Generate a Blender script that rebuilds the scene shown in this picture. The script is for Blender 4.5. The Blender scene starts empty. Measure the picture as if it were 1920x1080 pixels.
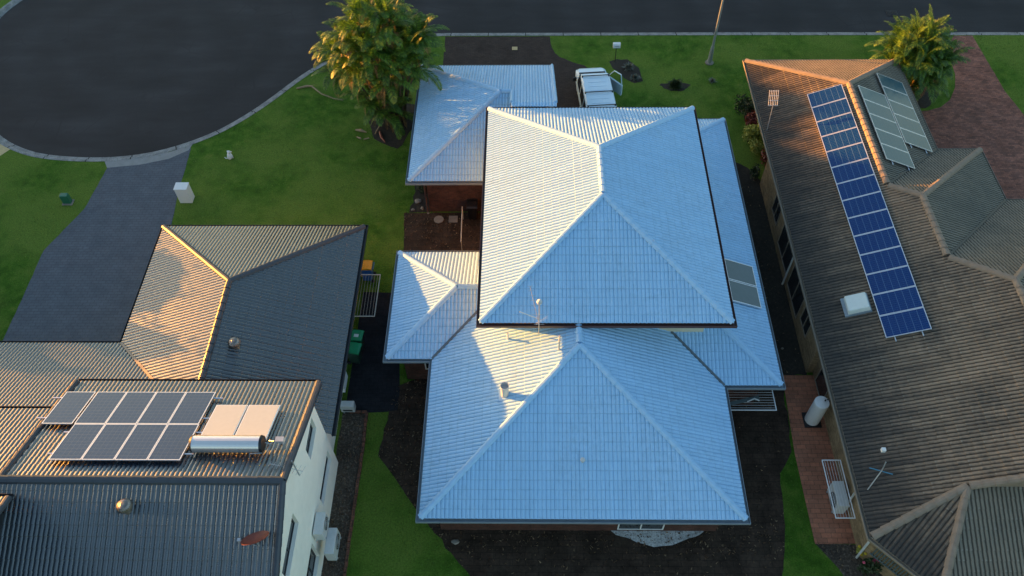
import bpy, bmesh, math, random
import numpy as np
from mathutils import Vector, Matrix
random.seed(7)
rng = np.random.RandomState(11)
R = math.radians
SC = bpy.context.scene
COL = SC.collection

# ------------------------------------------------------------------ camera
cam_d = bpy.data.cameras.new('camera'); cam = bpy.data.objects.new('camera', cam_d); COL.objects.link(cam)
cam_d.sensor_width = 36.0; cam_d.lens = 36.0*1509/1920; cam_d.clip_start = 0.5; cam_d.clip_end = 2000
_p, _y, _r = 0.921, 0.028, -0.022
F0 = Vector((0, math.cos(_p), -math.sin(_p))); U0 = Vector((0, math.sin(_p), math.cos(_p))); R0 = Vector((1, 0, 0))
Rz = Matrix.Rotation(_y, 3, 'Z')
Fv, Uv, Rv = Rz@F0, Rz@U0, Rz@R0
Rv, Uv = math.cos(_r)*Rv + math.sin(_r)*Uv, -math.sin(_r)*Rv + math.cos(_r)*Uv
mm = Matrix((Rv, Uv, -Fv)).transposed().to_4x4()
mm.translation = Vector((0, 0, 31.2))
cam.matrix_world = mm
SC.camera = cam

# ------------------------------------------------------------------ sky and sun
SUN_EL, SUN_K = 3.5, 0.47            # elevation in degrees; travels +x and -K*y
w = bpy.data.worlds.new('World'); SC.world = w; w.use_nodes = True
nt = w.node_tree; nt.nodes.clear()
sky = nt.nodes.new('ShaderNodeTexSky'); sky.sky_type = 'NISHITA'; sky.sun_disc = False
sky.sun_elevation = R(SUN_EL)
sun_to = Vector((-1, SUN_K, 0)).normalized()*math.cos(R(SUN_EL)) + Vector((0, 0, math.sin(R(SUN_EL))))
sky.sun_rotation = math.atan2(sun_to.x, sun_to.y)
sky.altitude = 0; sky.air_density = 1.0; sky.dust_density = 1.0; sky.ozone_density = 1.7
bg = nt.nodes.new('ShaderNodeBackground'); bg.inputs['Strength'].default_value = 0.15
ow = nt.nodes.new('ShaderNodeOutputWorld')
nt.links.new(sky.outputs[0], bg.inputs[0]); nt.links.new(bg.outputs[0], ow.inputs[0])
sl = bpy.data.lights.new('sun', 'SUN'); sl.energy = 4.8; sl.angle = R(0.4); sl.color = (1.0, 0.39, 0.06)
so = bpy.data.objects.new('sun', sl); COL.objects.link(so)
so.rotation_euler = (-sun_to).to_track_quat('-Z', 'Y').to_euler()
SC.view_settings.view_transform = 'Standard'; SC.view_settings.look = 'None'
SC.view_settings.exposure = 2.2; SC.view_settings.gamma = 1.0

# ------------------------------------------------------------------ material helpers
def new_mat(name):
    m = bpy.data.materials.new(name); m.use_nodes = True
    t = m.node_tree; b = t.nodes['Principled BSDF']
    return m, t, b
def N(t, typ, **kw):
    n = t.nodes.new(typ)
    for k, v in kw.items():
        if k.startswith('i_'):
            key = k[2:].replace('_', ' ')
            n.inputs[key].default_value = v
        else: setattr(n, k, v)
    return n
def simple(name, col, rough=0.6, metal=0.0, var=0.12, scale=6.0, bump=0.0, spec=0.5):
    m, t, b = new_mat(name)
    tc = N(t, 'ShaderNodeTexCoord'); no = N(t, 'ShaderNodeTexNoise', i_Scale=scale, i_Detail=5.0)
    t.links.new(tc.outputs['Object'], no.inputs['Vector'])
    mr = N(t, 'ShaderNodeMapRange'); mr.inputs[3].default_value = 1-var*1.6; mr.inputs[4].default_value = 1+var*1.6
    t.links.new(no.outputs[0], mr.inputs[0])
    mx = N(t, 'ShaderNodeMix', data_type='RGBA', blend_type='MULTIPLY'); mx.inputs[0].default_value = 1
    mx.inputs[6].default_value = (*col, 1); t.links.new(mr.outputs[0], mx.inputs[7])
    t.links.new(mx.outputs[2], b.inputs['Base Color'])
    b.inputs['Roughness'].default_value = rough; b.inputs['Metallic'].default_value = metal
    b.inputs['Specular IOR Level'].default_value = spec
    if bump:
        bp = N(t, 'ShaderNodeBump'); bp.inputs['Strength'].default_value = bump; bp.inputs['Distance'].default_value = 0.02
        t.links.new(no.outputs[0], bp.inputs['Height']); t.links.new(bp.outputs[0], b.inputs['Normal'])
    return m
def ramp(t, fac, stops):
    r = N(t, 'ShaderNodeValToRGB'); e = r.color_ramp.elements
    while len(e) > 1: e.remove(e[-1])
    e[0].position = stops[0][0]; e[0].color = (*stops[0][1], 1)
    for p, c in stops[1:]:
        x = e.new(p); x.color = (*c, 1)
    t.links.new(fac, r.inputs[0]); return r
def mixc(t, fac, a, b, mode='MIX'):
    m = N(t, 'ShaderNodeMix', data_type='RGBA', blend_type=mode)
    if isinstance(fac, (int, float)): m.inputs[0].default_value = fac
    else: t.links.new(fac, m.inputs[0])
    for i, v in ((6, a), (7, b)):
        if isinstance(v, tuple): m.inputs[i].default_value = (*v, 1)
        else: t.links.new(v, m.inputs[i])
    return m.outputs[2]
def noise(t, vec, scale, detail=4.0, rough=0.55):
    n = N(t, 'ShaderNodeTexNoise', i_Scale=scale, i_Detail=detail, i_Roughness=rough)
    t.links.new(vec, n.inputs['Vector']); return n.outputs[0]
def math_(t, op, a, b=None):
    m = N(t, 'ShaderNodeMath', operation=op)
    for i, v in ((0, a), (1, b)):
        if v is None: continue
        if isinstance(v, (int, float)): m.inputs[i].default_value = v
        else: t.links.new(v, m.inputs[i])
    return m.outputs[0]
def maprange(t, v, a, b, c, d):
    m = N(t, 'ShaderNodeMapRange'); m.inputs[1].default_value = a; m.inputs[2].default_value = b
    m.inputs[3].default_value = c; m.inputs[4].default_value = d
    t.links.new(v, m.inputs[0]); return m.outputs[0]

RIB, GAUGE = 0.156, 0.323     # rib pitch and course gauge measured in plan

def tile_mat(name, base, base2, rough, var=0.08, grime=None, lichen=None, spec=0.5, coat=0.0, gap_shade=0.0, streak=0.07, eave=None):
    """roof tile paint / glaze: every tile a slightly different tone, grime as noise, lichen on the tile noses"""
    m, t, b = new_mat(name)
    uv = N(t, 'ShaderNodeUVMap'); sx = N(t, 'ShaderNodeSeparateXYZ'); t.links.new(uv.outputs[0], sx.inputs[0])
    cu = math_(t, 'FLOOR', math_(t, 'DIVIDE', sx.outputs[0], RIB*2)); cv = math_(t, 'FLOOR', math_(t, 'DIVIDE', sx.outputs[1], GAUGE))
    cb = N(t, 'ShaderNodeCombineXYZ'); t.links.new(cu, cb.inputs[0]); t.links.new(cv, cb.inputs[1])
    wn = N(t, 'ShaderNodeTexWhiteNoise', noise_dimensions='3D'); t.links.new(cb.outputs[0], wn.inputs[0])
    tc = N(t, 'ShaderNodeTexCoord'); ob = tc.outputs['Object']
    n1 = noise(t, ob, 0.45, 5); n2 = noise(t, ob, 5.0, 6, 0.65); n3 = noise(t, ob, 28.0, 3, 0.7)
    col = mixc(t, maprange(t, n1, .35, .65, 0, 1), base, base2)
    mpu = N(t, 'ShaderNodeMapping'); mpu.inputs['Scale'].default_value = (2.6, .35, 1); t.links.new(uv.outputs[0], mpu.inputs['Vector'])
    stk = noise(t, mpu.outputs[0], 1.0, 5, .65)
    col = mixc(t, 1.0, col, maprange(t, stk, .3, .7, 1-streak, 1+streak), 'MULTIPLY')
    tone = math_(t, 'ADD', math_(t, 'MULTIPLY', wn.outputs[0], var*2), 1-var)
    col = mixc(t, 1.0, col, tone, 'MULTIPLY')
    if grime:
        gcol, amt, lo, hi = grime
        g = maprange(t, math_(t, 'ADD', math_(t, 'MULTIPLY', n1, .45), math_(t, 'MULTIPLY', n2, .55)), lo, hi, 0, amt)
        col = mixc(t, g, col, gcol)
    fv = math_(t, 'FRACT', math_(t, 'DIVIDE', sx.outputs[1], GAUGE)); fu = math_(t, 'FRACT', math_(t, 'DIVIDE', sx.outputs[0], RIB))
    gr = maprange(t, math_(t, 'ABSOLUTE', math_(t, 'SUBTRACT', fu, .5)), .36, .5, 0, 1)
    if gap_shade:  # laps and rib grooves darkened in the colour as shadow in the gaps
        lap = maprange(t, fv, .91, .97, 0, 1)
        k = math_(t, 'MULTIPLY', math_(t, 'MAXIMUM', math_(t, 'MULTIPLY', lap, .8), gr), gap_shade)
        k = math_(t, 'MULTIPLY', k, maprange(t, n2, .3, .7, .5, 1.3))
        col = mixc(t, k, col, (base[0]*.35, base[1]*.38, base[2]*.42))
    if lichen:
        lcol, amt = lichen
        pale = maprange(t, math_(t, 'ABSOLUTE', math_(t, 'SUBTRACT', fu, .42)), .04, .16, .32, 0)
        col = mixc(t, math_(t, 'MULTIPLY', pale, maprange(t, n2, .38, .6, .2, 1)), col, lcol)
        nose = maprange(t, fv, 0.0, 0.22, 1, 0)
        crown = maprange(t, math_(t, 'ABSOLUTE', math_(t, 'SUBTRACT', fu, .5)), .12, .38, 1, 0)
        k = math_(t, 'MULTIPLY', math_(t, 'MULTIPLY', nose, crown), math_(t, 'MULTIPLY', maprange(t, n2, .45, .60, 0, 1), maprange(t, wn.outputs[0], .2, .7, 0, 1)))
        col = mixc(t, math_(t, 'MULTIPLY', k, amt), col, lcol)
        groove_shade = maprange(t, math_(t, 'ABSOLUTE', math_(t, 'SUBTRACT', fu, .5)), .24, .40, 0, 1)
        col = mixc(t, math_(t, 'MULTIPLY', groove_shade, 0.68), col, (0.012, 0.012, 0.012))  # groove shade painted into the colour so the ribs read deeper
        spots = maprange(t, n3, .70, .76, 0, .5)
        col = mixc(t, spots, col, lcol)
    if eave:   # black mould creeping up from the gutter in uneven tongues
        vv = math_(t, 'ADD', sx.outputs[1], math_(t, 'MULTIPLY', math_(t, 'SUBTRACT', stk, .5), 5.0))
        vv = math_(t, 'ADD', vv, math_(t, 'MULTIPLY', math_(t, 'SUBTRACT', n1, .5), 4.0))
        col = mixc(t, maprange(t, vv, .4, 3.2, .85, 0), col, eave)
    t.links.new(col, b.inputs['Base Color'])
    rr = maprange(t, n2, .3, .7, rough*0.85, min(1, rough*1.2)); t.links.new(rr, b.inputs['Roughness'])
    b.inputs['Specular IOR Level'].default_value = spec
    if coat: b.inputs['Coat Weight'].default_value = coat; b.inputs['Coat IOR'].default_value = 1.9; b.inputs['Coat Roughness'].default_value = 0.25
    bp = N(t, 'ShaderNodeBump'); bp.inputs['Strength'].default_value = 0.25; bp.inputs['Distance'].default_value = 0.01
    t.links.new(n2, bp.inputs['Height']); t.links.new(bp.outputs[0], b.inputs['Normal'])
    return m

M = {}
M['white_tile'] = tile_mat('white_roof_paint', (0.315, 0.555, 0.79), (0.35, 0.585, 0.815), 0.5, 0.013, grime=((0.24, 0.42, 0.58), 0.6, .50, .72), gap_shade=.36)
M['white_cap'] = simple('white_cap_paint', (0.34, 0.565, 0.79), 0.45, var=0.04)
M['dark_tile'] = tile_mat('charcoal_glazed_tile', (0.013, 0.025, 0.044), (0.019, 0.032, 0.050), 0.28, 0.10, spec=1.0, coat=.7)
_b = M['dark_tile'].node_tree.nodes['Principled BSDF']; _b.inputs['IOR'].default_value = 1.6; _b.inputs['Specular Tint'].default_value = (1.0, 0.93, 0.74, 1)   # lustre of the glaze
M['dark_cap'] = simple('charcoal_cap', (0.045, 0.055, 0.068), 0.4, var=0.1)
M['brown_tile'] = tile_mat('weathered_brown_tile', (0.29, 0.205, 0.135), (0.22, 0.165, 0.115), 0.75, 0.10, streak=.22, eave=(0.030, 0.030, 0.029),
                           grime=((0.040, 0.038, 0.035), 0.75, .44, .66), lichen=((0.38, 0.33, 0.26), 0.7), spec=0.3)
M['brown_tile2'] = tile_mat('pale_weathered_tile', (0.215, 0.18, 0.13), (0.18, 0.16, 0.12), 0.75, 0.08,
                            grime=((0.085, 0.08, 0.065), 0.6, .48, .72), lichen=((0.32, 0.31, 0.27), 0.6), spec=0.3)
M['brown_cap'] = simple('weathered_cap', (0.24, 0.185, 0.135), 0.7, var=0.2, scale=5)
M['gutter_brown'] = simple('brown_gutter', (0.09, 0.045, 0.04), 0.45)
M['gutter_blue'] = simple('grey_blue_gutter', (0.22, 0.27, 0.31), 0.4)
M['gutter_dark'] = simple('charcoal_gutter', (0.02, 0.024, 0.03), 0.4)
M['gutter_tan'] = simple('tan_gutter', (0.26, 0.22, 0.17), 0.5)
M['cream'] = simple('cream_weatherboard', (0.62, 0.56, 0.40), 0.6, var=.05)
M['render_white'] = simple('white_render', (0.90, 0.885, 0.80), 0.8, var=0.06, scale=3, bump=.2)
M['white'] = simple('white_paint', (0.72, 0.73, 0.72), 0.4, var=.04)
M['offwhite'] = simple('aged_white', (0.55, 0.57, 0.56), 0.5, var=.08)
M['black'] = simple('black_plastic', (0.012, 0.012, 0.014), 0.45)
M['rubber'] = simple('rubber', (0.02, 0.02, 0.02), 0.8)
M['steel'] = simple('galvanised_steel', (0.42, 0.44, 0.46), 0.4, metal=0.6, var=.1)
M['alu'] = simple('aluminium', (0.75, 0.76, 0.78), 0.35, metal=0.7, var=.04)
M['tank_steel'] = simple('polished_tank_steel', (0.85, 0.82, 0.78), 0.34, metal=0.9, var=.03)
M['glass_dark'] = simple('window_glass', (0.02, 0.024, 0.028), 0.08, var=.05)
_m, _t, _b = new_mat('clear_door_glass'); _b.inputs['Transmission Weight'].default_value = 1; _b.inputs['Roughness'].default_value = .02; _b.inputs['IOR'].default_value = 1.05; _b.inputs['Base Color'].default_value = (.75, .82, .82, 1)
M['clear'] = _m
M['windscreen'] = simple('pale_windscreen', (0.35, 0.40, 0.44), 0.15)  # one even pale grey over the whole windscreen
M['car_white'] = simple('car_white_paint', (0.66, 0.82, 0.92), 0.25, var=.05, scale=3)
M['bin_green'] = simple('bin_green_lid', (0.01, 0.28, 0.12), 0.4)
M['bin_body'] = simple('bin_dark_body', (0.02, 0.05, 0.04), 0.5)
M['bin_yellow'] = simple('bin_yellow_lid', (0.75, 0.36, 0.01), 0.45)
M['bin_blue'] = simple('bin_blue_body', (0.02, 0.12, 0.42), 0.45)
M['pillar_green'] = simple('green_pillar', (0.02, 0.14, 0.08), 0.5)
M['terracotta'] = simple('terracotta', (0.22, 0.06, 0.03), 0.6)
M['rust'] = simple('rusty_metal', (0.16, 0.035, 0.018), 0.55, var=.3, scale=8)
M['copper_vent'] = simple('vent_metal', (0.28, 0.25, 0.22), 0.35, metal=0.8, var=.3, scale=12)
M['bark'] = simple('bark', (0.075, 0.065, 0.04), 0.9, var=.3, scale=10, bump=.5)
M['wood_dry'] = simple('dry_frond', (0.30, 0.22, 0.13), 0.9, var=.3, scale=9)
M['stone'] = simple('stone', (0.22, 0.20, 0.17), 0.9, var=.25, scale=6, bump=.5)
M['cover'] = simple('pale_concrete_cover', (0.52, 0.40, 0.20), 0.8, var=.15)
M['skylight'] = simple('milky_skylight', (0.70, 0.74, 0.68), 0.25, var=.05)
M['collector'] = simple('collector_glass_dull', (0.11, 0.14, 0.14), 0.2, var=.06)
M['collector_warm'] = simple('collector_frosted_glass', (0.42, 0.47, 0.47), 0.32, var=.05, spec=0.9)
M['tarp_blue'] = simple('dish_blue', (0.06, 0.22, 0.33), 0.5)
M['apron'] = simple('apron_concrete', (0.26, 0.26, 0.25), .9, var=.15, scale=3)
M['pipe'] = simple('cream_pipe', (0.55, 0.50, 0.42), 0.5)

def brick_mat(name, c1, c2, mortar, bw, rh, ms=0.008, rough=0.85, rot=0.0, wall=False, var=.3, bias=0.0):
    m, t, b = new_mat(name)
    tc = N(t, 'ShaderNodeTexCoord'); ob = tc.outputs['Object']
    if wall:   # run bricks along the wall whichever way it faces
        s = N(t, 'ShaderNodeSeparateXYZ'); t.links.new(ob, s.inputs[0])
        cb = N(t, 'ShaderNodeCombineXYZ'); t.links.new(math_(t, 'ADD', s.outputs[0], s.outputs[1]), cb.inputs[0]); t.links.new(s.outputs[2], cb.inputs[1])
        vec = cb.outputs[0]
    else:
        mp = N(t, 'ShaderNodeMapping'); mp.inputs['Rotation'].default_value = (0, 0, rot); t.links.new(ob, mp.inputs['Vector']); vec = mp.outputs[0]
    br = N(t, 'ShaderNodeTexBrick'); t.links.new(vec, br.inputs['Vector'])
    br.inputs['Color1'].default_value = (*c1, 1); br.inputs['Color2'].default_value = (*c2, 1); br.inputs['Mortar'].default_value = (*mortar, 1)
    br.inputs['Scale'].default_value = 1.0; br.inputs['Brick Width'].default_value = bw; br.inputs['Row Height'].default_value = rh
    br.inputs['Mortar Size'].default_value = ms; br.inputs['Bias'].default_value = bias
    n = noise(t, ob, 1.3, 5, .6); n2 = noise(t, ob, 9, 4, .6)
    k = math_(t, 'MULTIPLY', maprange(t, n, .3, .7, 1-var, 1+var), maprange(t, n2, .3, .7, 1-var*.6, 1+var*.6))
    col = mixc(t, 1.0, br.outputs['Color'], k, 'MULTIPLY')
    t.links.new(col, b.inputs['Base Color']); b.inputs['Roughness'].default_value = rough; b.inputs['Specular IOR Level'].default_value = .15
    bp = N(t, 'ShaderNodeBump'); bp.inputs['Strength'].default_value = .5; bp.inputs['Distance'].default_value = .01
    t.links.new(math_(t, 'SUBTRACT', math_(t, 'MULTIPLY', n2, .3), br.outputs['Fac']), bp.inputs['Height']); t.links.new(bp.outputs[0], b.inputs['Normal'])
    return m
M['brick_red'] = brick_mat('red_brown_brick', (0.115, 0.048, 0.036), (0.065, 0.034, 0.028), (0.075, 0.06, 0.05), .24, .086, wall=True)
M['brick_tan'] = brick_mat('tan_brick', (0.34, 0.24, 0.13), (0.22, 0.15, 0.085), (0.25, 0.21, 0.15), .24, .086, wall=True)
M['pave_blue'] = brick_mat('blue_grey_stencilled_drive', (0.118, 0.130, 0.148), (0.108, 0.119, 0.136), (0.082, 0.090, 0.103), .34, .17, .012, var=.12)
M['pave_brown'] = brick_mat('dark_brown_pavers', (0.066, 0.046, 0.036), (0.050, 0.036, 0.030), (0.03, 0.026, 0.024), .23, .115, .008, var=.22)
M['pave_red'] = brick_mat('red_brick_paving', (0.33, 0.135, 0.09), (0.17, 0.08, 0.06), (0.11, 0.075, 0.06), .24, .12, .008, var=.3)
M['pave_path'] = brick_mat('red_path_bricks', (0.46, 0.175, 0.10), (0.33, 0.14, 0.085), (0.16, 0.09, 0.06), .40, .20, .01, var=.2)
M['pave_dark'] = brick_mat('dark_paving', (0.054, 0.035, 0.024), (0.042, 0.029, 0.020), (0.026, 0.019, 0.014), .5, .25, .010, var=.45)
M['pave_slate'] = brick_mat('slate_paving', (0.022, 0.023, 0.027), (0.018, 0.019, 0.023), (0.012, 0.012, 0.014), .4, .2, .008, var=.3)
M['edging'] = brick_mat('edging_brick', (0.20, 0.085, 0.055), (0.14, 0.065, 0.045), (0.06, 0.045, 0.035), .23, .23, .012, var=.25)

def grass_mat():
    m, t, b = new_mat('lawn_grass')
    tc = N(t, 'ShaderNodeTexCoord'); ob = tc.outputs['Object']
    n1 = noise(t, ob, .22, 5, .55); n2 = noise(t, ob, 1.6, 6, .6); n3 = noise(t, ob, 14, 5, .7); n4 = noise(t, ob, 60, 3, .7)
    col = ramp(t, n2, [(.30, (0.036, 0.092, 0.008)), (.5, (0.064, 0.155, 0.013)), (.70, (0.125, 0.21, 0.026))]).outputs[0]
    col = mixc(t, maprange(t, n1, .42, .60, 0, .8), col, (0.145, 0.22, 0.034))
    k = math_(t, 'MULTIPLY', maprange(t, n3, .3, .7, .62, 1.38), maprange(t, n4, .3, .7, .6, 1.4))
    col = mixc(t, 1.0, col, k, 'MULTIPLY')
    dry = maprange(t, math_(t, 'MULTIPLY', n2, n3), .33, .42, 0, .5)
    col = mixc(t, dry, col, (0.14, 0.125, 0.05))
    t.links.new(col, b.inputs['Base Color']); b.inputs['Roughness'].default_value = 0.95; b.inputs['Specular IOR Level'].default_value = .15
    bp = N(t, 'ShaderNodeBump'); bp.inputs['Strength'].default_value = .9; bp.inputs['Distance'].default_value = .05
    t.links.new(math_(t, 'ADD', n3, n4), bp.inputs['Height']); t.links.new(bp.outputs[0], b.inputs['Normal'])
    return m
M['grass'] = grass_mat()
def soil_mat(name, a, b_, c, s=9):
    m, t, b = new_mat(name)
    tc = N(t, 'ShaderNodeTexCoord'); ob = tc.outputs['Object']
    n = noise(t, ob, s, 6, .7); n1 = noise(t, ob, .9, 4)
    col = ramp(t, n, [(.3, a), (.52, b_), (.7, c)]).outputs[0]
    col = mixc(t, 1.0, col, maprange(t, n1, .3, .7, .6, 1.4), 'MULTIPLY')
    t.links.new(col, b.inputs['Base Color']); b.inputs['Roughness'].default_value = .95
    bp = N(t, 'ShaderNodeBump'); bp.inputs['Strength'].default_value = .9; bp.inputs['Distance'].default_value = .04
    t.links.new(n, bp.inputs['Height']); t.links.new(bp.outputs[0], b.inputs['Normal'])
    return m
M['mulch'] = soil_mat('bark_mulch', (0.025, 0.019, 0.014), (0.065, 0.048, 0.034), (0.20, 0.16, 0.12), 11)
M['soil'] = soil_mat('bare_soil', (0.014, 0.013, 0.009), (0.026, 0.022, 0.016), (0.045, 0.036, 0.026), 7)
M['gravel'] = soil_mat('pale_gravel', (0.25, 0.25, 0.23), (0.55, 0.55, 0.52), (0.8, 0.8, 0.77), 14)
def asphalt_mat():
    m, t, b = new_mat('asphalt')
    tc = N(t, 'ShaderNodeTexCoord'); ob = tc.outputs['Object']
    mp = N(t, 'ShaderNodeMapping'); mp.inputs['Scale'].default_value = (.35, 1.6, 1); t.links.new(ob, mp.inputs['Vector'])
    n1 = noise(t, mp.outputs[0], .5, 5, .6); n2 = noise(t, ob, 40, 3, .7); n3 = noise(t, ob, .25, 3)
    col = ramp(t, n1, [(.32, (0.018, 0.018, 0.019)), (.5, (0.024, 0.0235, 0.025)), (.7, (0.032, 0.031, 0.033))]).outputs[0]
    col = mixc(t, 1.0, col, math_(t, 'MULTIPLY', maprange(t, n2, .3, .7, .72, 1.28), maprange(t, n3, .3, .7, .8, 1.2)), 'MULTIPLY')
    # worn circular wheel tracks round the cul-de-sac and a few darker repairs
    cx = N(t, 'ShaderNodeMapping'); cx.inputs['Location'].default_value = (23.5, -44.0, 0); t.links.new(ob, cx.inputs['Vector'])
    ln_ = N(t, 'ShaderNodeVectorMath', operation='LENGTH'); t.links.new(cx.outputs[0], ln_.inputs[0])
    rr = math_(t, 'ADD', ln_.outputs['Value'], math_(t, 'MULTIPLY', n3, 2.0))
    wv = N(t, 'ShaderNodeMath', operation='SINE'); t.links.new(math_(t, 'MULTIPLY', rr, 2.1), wv.inputs[0])
    col = mixc(t, 1.0, col, maprange(t, wv.outputs[0], -1, 1, .90, 1.10), 'MULTIPLY')
    vr = N(t, 'ShaderNodeTexVoronoi', i_Scale=.35, feature='DISTANCE_TO_EDGE'); t.links.new(ob, vr.inputs['Vector'])
    ck = maprange(t, vr.outputs['Distance'], 0.0, .012, .45, 0); ck = math_(t, 'MULTIPLY', ck, maprange(t, n1, .45, .6, 0, 1))
    col = mixc(t, ck, col, (0.008, 0.008, 0.009))
    st_ = noise(t, ob, .9, 3, .5); col = mixc(t, maprange(t, st_, .66, .72, 0, .35), col, (0.012, 0.012, 0.013))
    t.links.new(col, b.inputs['Base Color']); b.inputs['Roughness'].default_value = .8; b.inputs['Specular IOR Level'].default_value = .35
    bp = N(t, 'ShaderNodeBump'); bp.inputs['Strength'].default_value = .4; bp.inputs['Distance'].default_value = .01
    t.links.new(n2, bp.inputs['Height']); t.links.new(bp.outputs[0], b.inputs['Normal'])
    return m
M['asphalt'] = asphalt_mat()
def kerb_mat():
    m, t, b = new_mat('kerb_concrete')
    uv = N(t, 'ShaderNodeUVMap'); s = N(t, 'ShaderNodeSeparateXYZ'); t.links.new(uv.outputs[0], s.inputs[0])
    f = math_(t, 'FRACT', math_(t, 'DIVIDE', s.outputs[0], 2.4))
    j = maprange(t, math_(t, 'ABSOLUTE', math_(t, 'SUBTRACT', f, .5)), .485, .492, 0, 1)
    tc = N(t, 'ShaderNodeTexCoord'); n = noise(t, tc.outputs['Object'], 2.5, 6, .65); n2 = noise(t, tc.outputs['Object'], 20, 3)
    col = ramp(t, n, [(.3, (0.14, 0.14, 0.135)), (.5, (0.24, 0.24, 0.23)), (.7, (0.33, 0.33, 0.31))]).outputs[0]
    col = mixc(t, 1.0, col, maprange(t, n2, .3, .7, .8, 1.2), 'MULTIPLY')
    col = mixc(t, j, col, (0.02, 0.02, 0.018))
    t.links.new(col, b.inputs['Base Color']); b.inputs['Roughness'].default_value = .9
    return m
M['kerb'] = kerb_mat()
def leaf_mat(name, a, b_, c, sub=0.0, rough=.5):
    m, t, b = new_mat(name)
    tc = N(t, 'ShaderNodeTexCoord'); g = N(t, 'ShaderNodeNewGeometry')
    n = noise(t, tc.outputs['Object'], 1.1, 3)
    k = math_(t, 'ADD', math_(t, 'MULTIPLY', n, .5), math_(t, 'MULTIPLY', g.outputs['Random Per Island'], .5))
    col = ramp(t, k, [(.25, a), (.5, b_), (.75, c)]).outputs[0]
    t.links.new(col, b.inputs['Base Color']); b.inputs['Roughness'].default_value = rough
    tr = N(t, 'ShaderNodeBsdfTranslucent'); t.links.new(col, tr.inputs['Color'])
    ms = N(t, 'ShaderNodeMixShader'); ms.inputs[0].default_value = .35
    out = t.nodes['Material Output']
    t.links.new(b.outputs[0], ms.inputs[1]); t.links.new(tr.outputs[0], ms.inputs[2]); t.links.new(ms.outputs[0], out.inputs[0])
    return m
M['palm_leaf'] = leaf_mat('palm_leaflet', (0.026, 0.072, 0.010), (0.06, 0.145, 0.014), (0.17, 0.29, 0.025))
M['palm_dry'] = leaf_mat('palm_dry_leaflet', (0.16, 0.09, 0.035), (0.26, 0.16, 0.06), (0.34, 0.24, 0.10))
M['leaf_dark'] = leaf_mat('dark_leaf', (0.02, 0.04, 0.012), (0.035, 0.06, 0.018), (0.05, 0.08, 0.025))
M['leaf_lime'] = leaf_mat('lime_leaf', (0.20, 0.24, 0.04), (0.36, 0.38, 0.06), (0.5, 0.5, 0.12))
M['leaf_red'] = leaf_mat('red_leaf', (0.12, 0.02, 0.02), (0.22, 0.04, 0.025), (0.30, 0.09, 0.05))
M['leaf_grey'] = leaf_mat('grey_leaf', (0.10, 0.12, 0.09), (0.18, 0.20, 0.16), (0.28, 0.30, 0.26))
M['flower_pink'] = simple('pink_petal', (0.55, 0.08, 0.14), .6)
M['flower_yellow'] = simple('yellow_petal', (0.6, 0.42, 0.03), .6)

def pv_mat(name, cell, line, nx, ny, rough=.12, fine=True):
    m, t, b = new_mat(name)
    uv = N(t, 'ShaderNodeUVMap'); s = N(t, 'ShaderNodeSeparateXYZ'); t.links.new(uv.outputs[0], s.inputs[0])
    ln = None
    for i, k in ((0, nx), (1, ny)):
        f = math_(t, 'FRACT', math_(t, 'MULTIPLY', s.outputs[i], k))
        a = maprange(t, math_(t, 'ABSOLUTE', math_(t, 'SUBTRACT', f, .5)), .46, .485, 0, 1)
        ln = a if ln is None else math_(t, 'MAXIMUM', ln, a)
    f = math_(t, 'FRACT', math_(t, 'MULTIPLY', s.outputs[0], nx*3))
    a = math_(t, 'MULTIPLY', maprange(t, math_(t, 'ABSOLUTE', math_(t, 'SUBTRACT', f, .5)), .42, .48, 0, 1), .3)
    ln = math_(t, 'MAXIMUM', ln, a)
    tc = N(t, 'ShaderNodeTexCoord'); vr = N(t, 'ShaderNodeTexVoronoi', i_Scale=30.0); t.links.new(tc.outputs['Object'], vr.inputs['Vector'])
    n = maprange(t, vr.outputs['Distance'], 0, .6, .75, 1.3)
    col = mixc(t, 1.0, cell, n, 'MULTIPLY'); col = mixc(t, ln, col, line)
    t.links.new(col, b.inputs['Base Color']); b.inputs['Roughness'].default_value = rough
    b.inputs['Specular IOR Level'].default_value = .3; b.inputs['Coat Weight'].default_value = .12; b.inputs['Coat Roughness'].default_value = .06
    return m
M['pv_blue'] = pv_mat('blue_solar_cells', (0.001, 0.024, 0.115), (0.08, 0.16, 0.30), 10, 6)
M['pv_teal'] = pv_mat('grey_teal_solar_cells', (0.025, 0.080, 0.105), (0.05, 0.115, 0.14), 10, 6, .2)
M['pv_grey'] = pv_mat('dark_solar_cells', (0.026, 0.052, 0.110), (0.09, 0.12, 0.17), 6, 10, .12)

# ------------------------------------------------------------------ object helpers
def obj(name, mb, m, parent=None, world=False, smooth=False):
    me = bpy.data.meshes.new(name)
    V = mb.V; Fc = mb.F
    me.from_pydata(V, [], Fc); me.validate(clean_customdata=False)
    if mb.UV is not None and len(mb.UV) == len(V):
        uvl = me.uv_layers.new(name='UVMap')
        li = np.zeros(len(me.loops), dtype=np.int32); me.loops.foreach_get('vertex_index', li)
        uvl.data.foreach_set('uv', np.asarray(mb.UV, dtype=np.float32)[li].ravel())
    me.materials.append(m)
    if smooth: me.polygons.foreach_set('use_smooth', [True]*len(me.polygons))
    me.update()
    o = bpy.data.objects.new(name, me); COL.objects.link(o)
    if parent is not None:
        o.parent = parent
        if world:
            p = parent; off = Vector((0, 0, 0))
            while p is not None: off += p.location; p = p.parent
            o.location = -off
    return o
def tag(o, label=None, cat=None, group=None, kind=None):
    if label: o['label'] = label
    if cat: o['category'] = cat
    if group: o['group'] = group
    if kind: o['kind'] = kind
    return o
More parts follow.
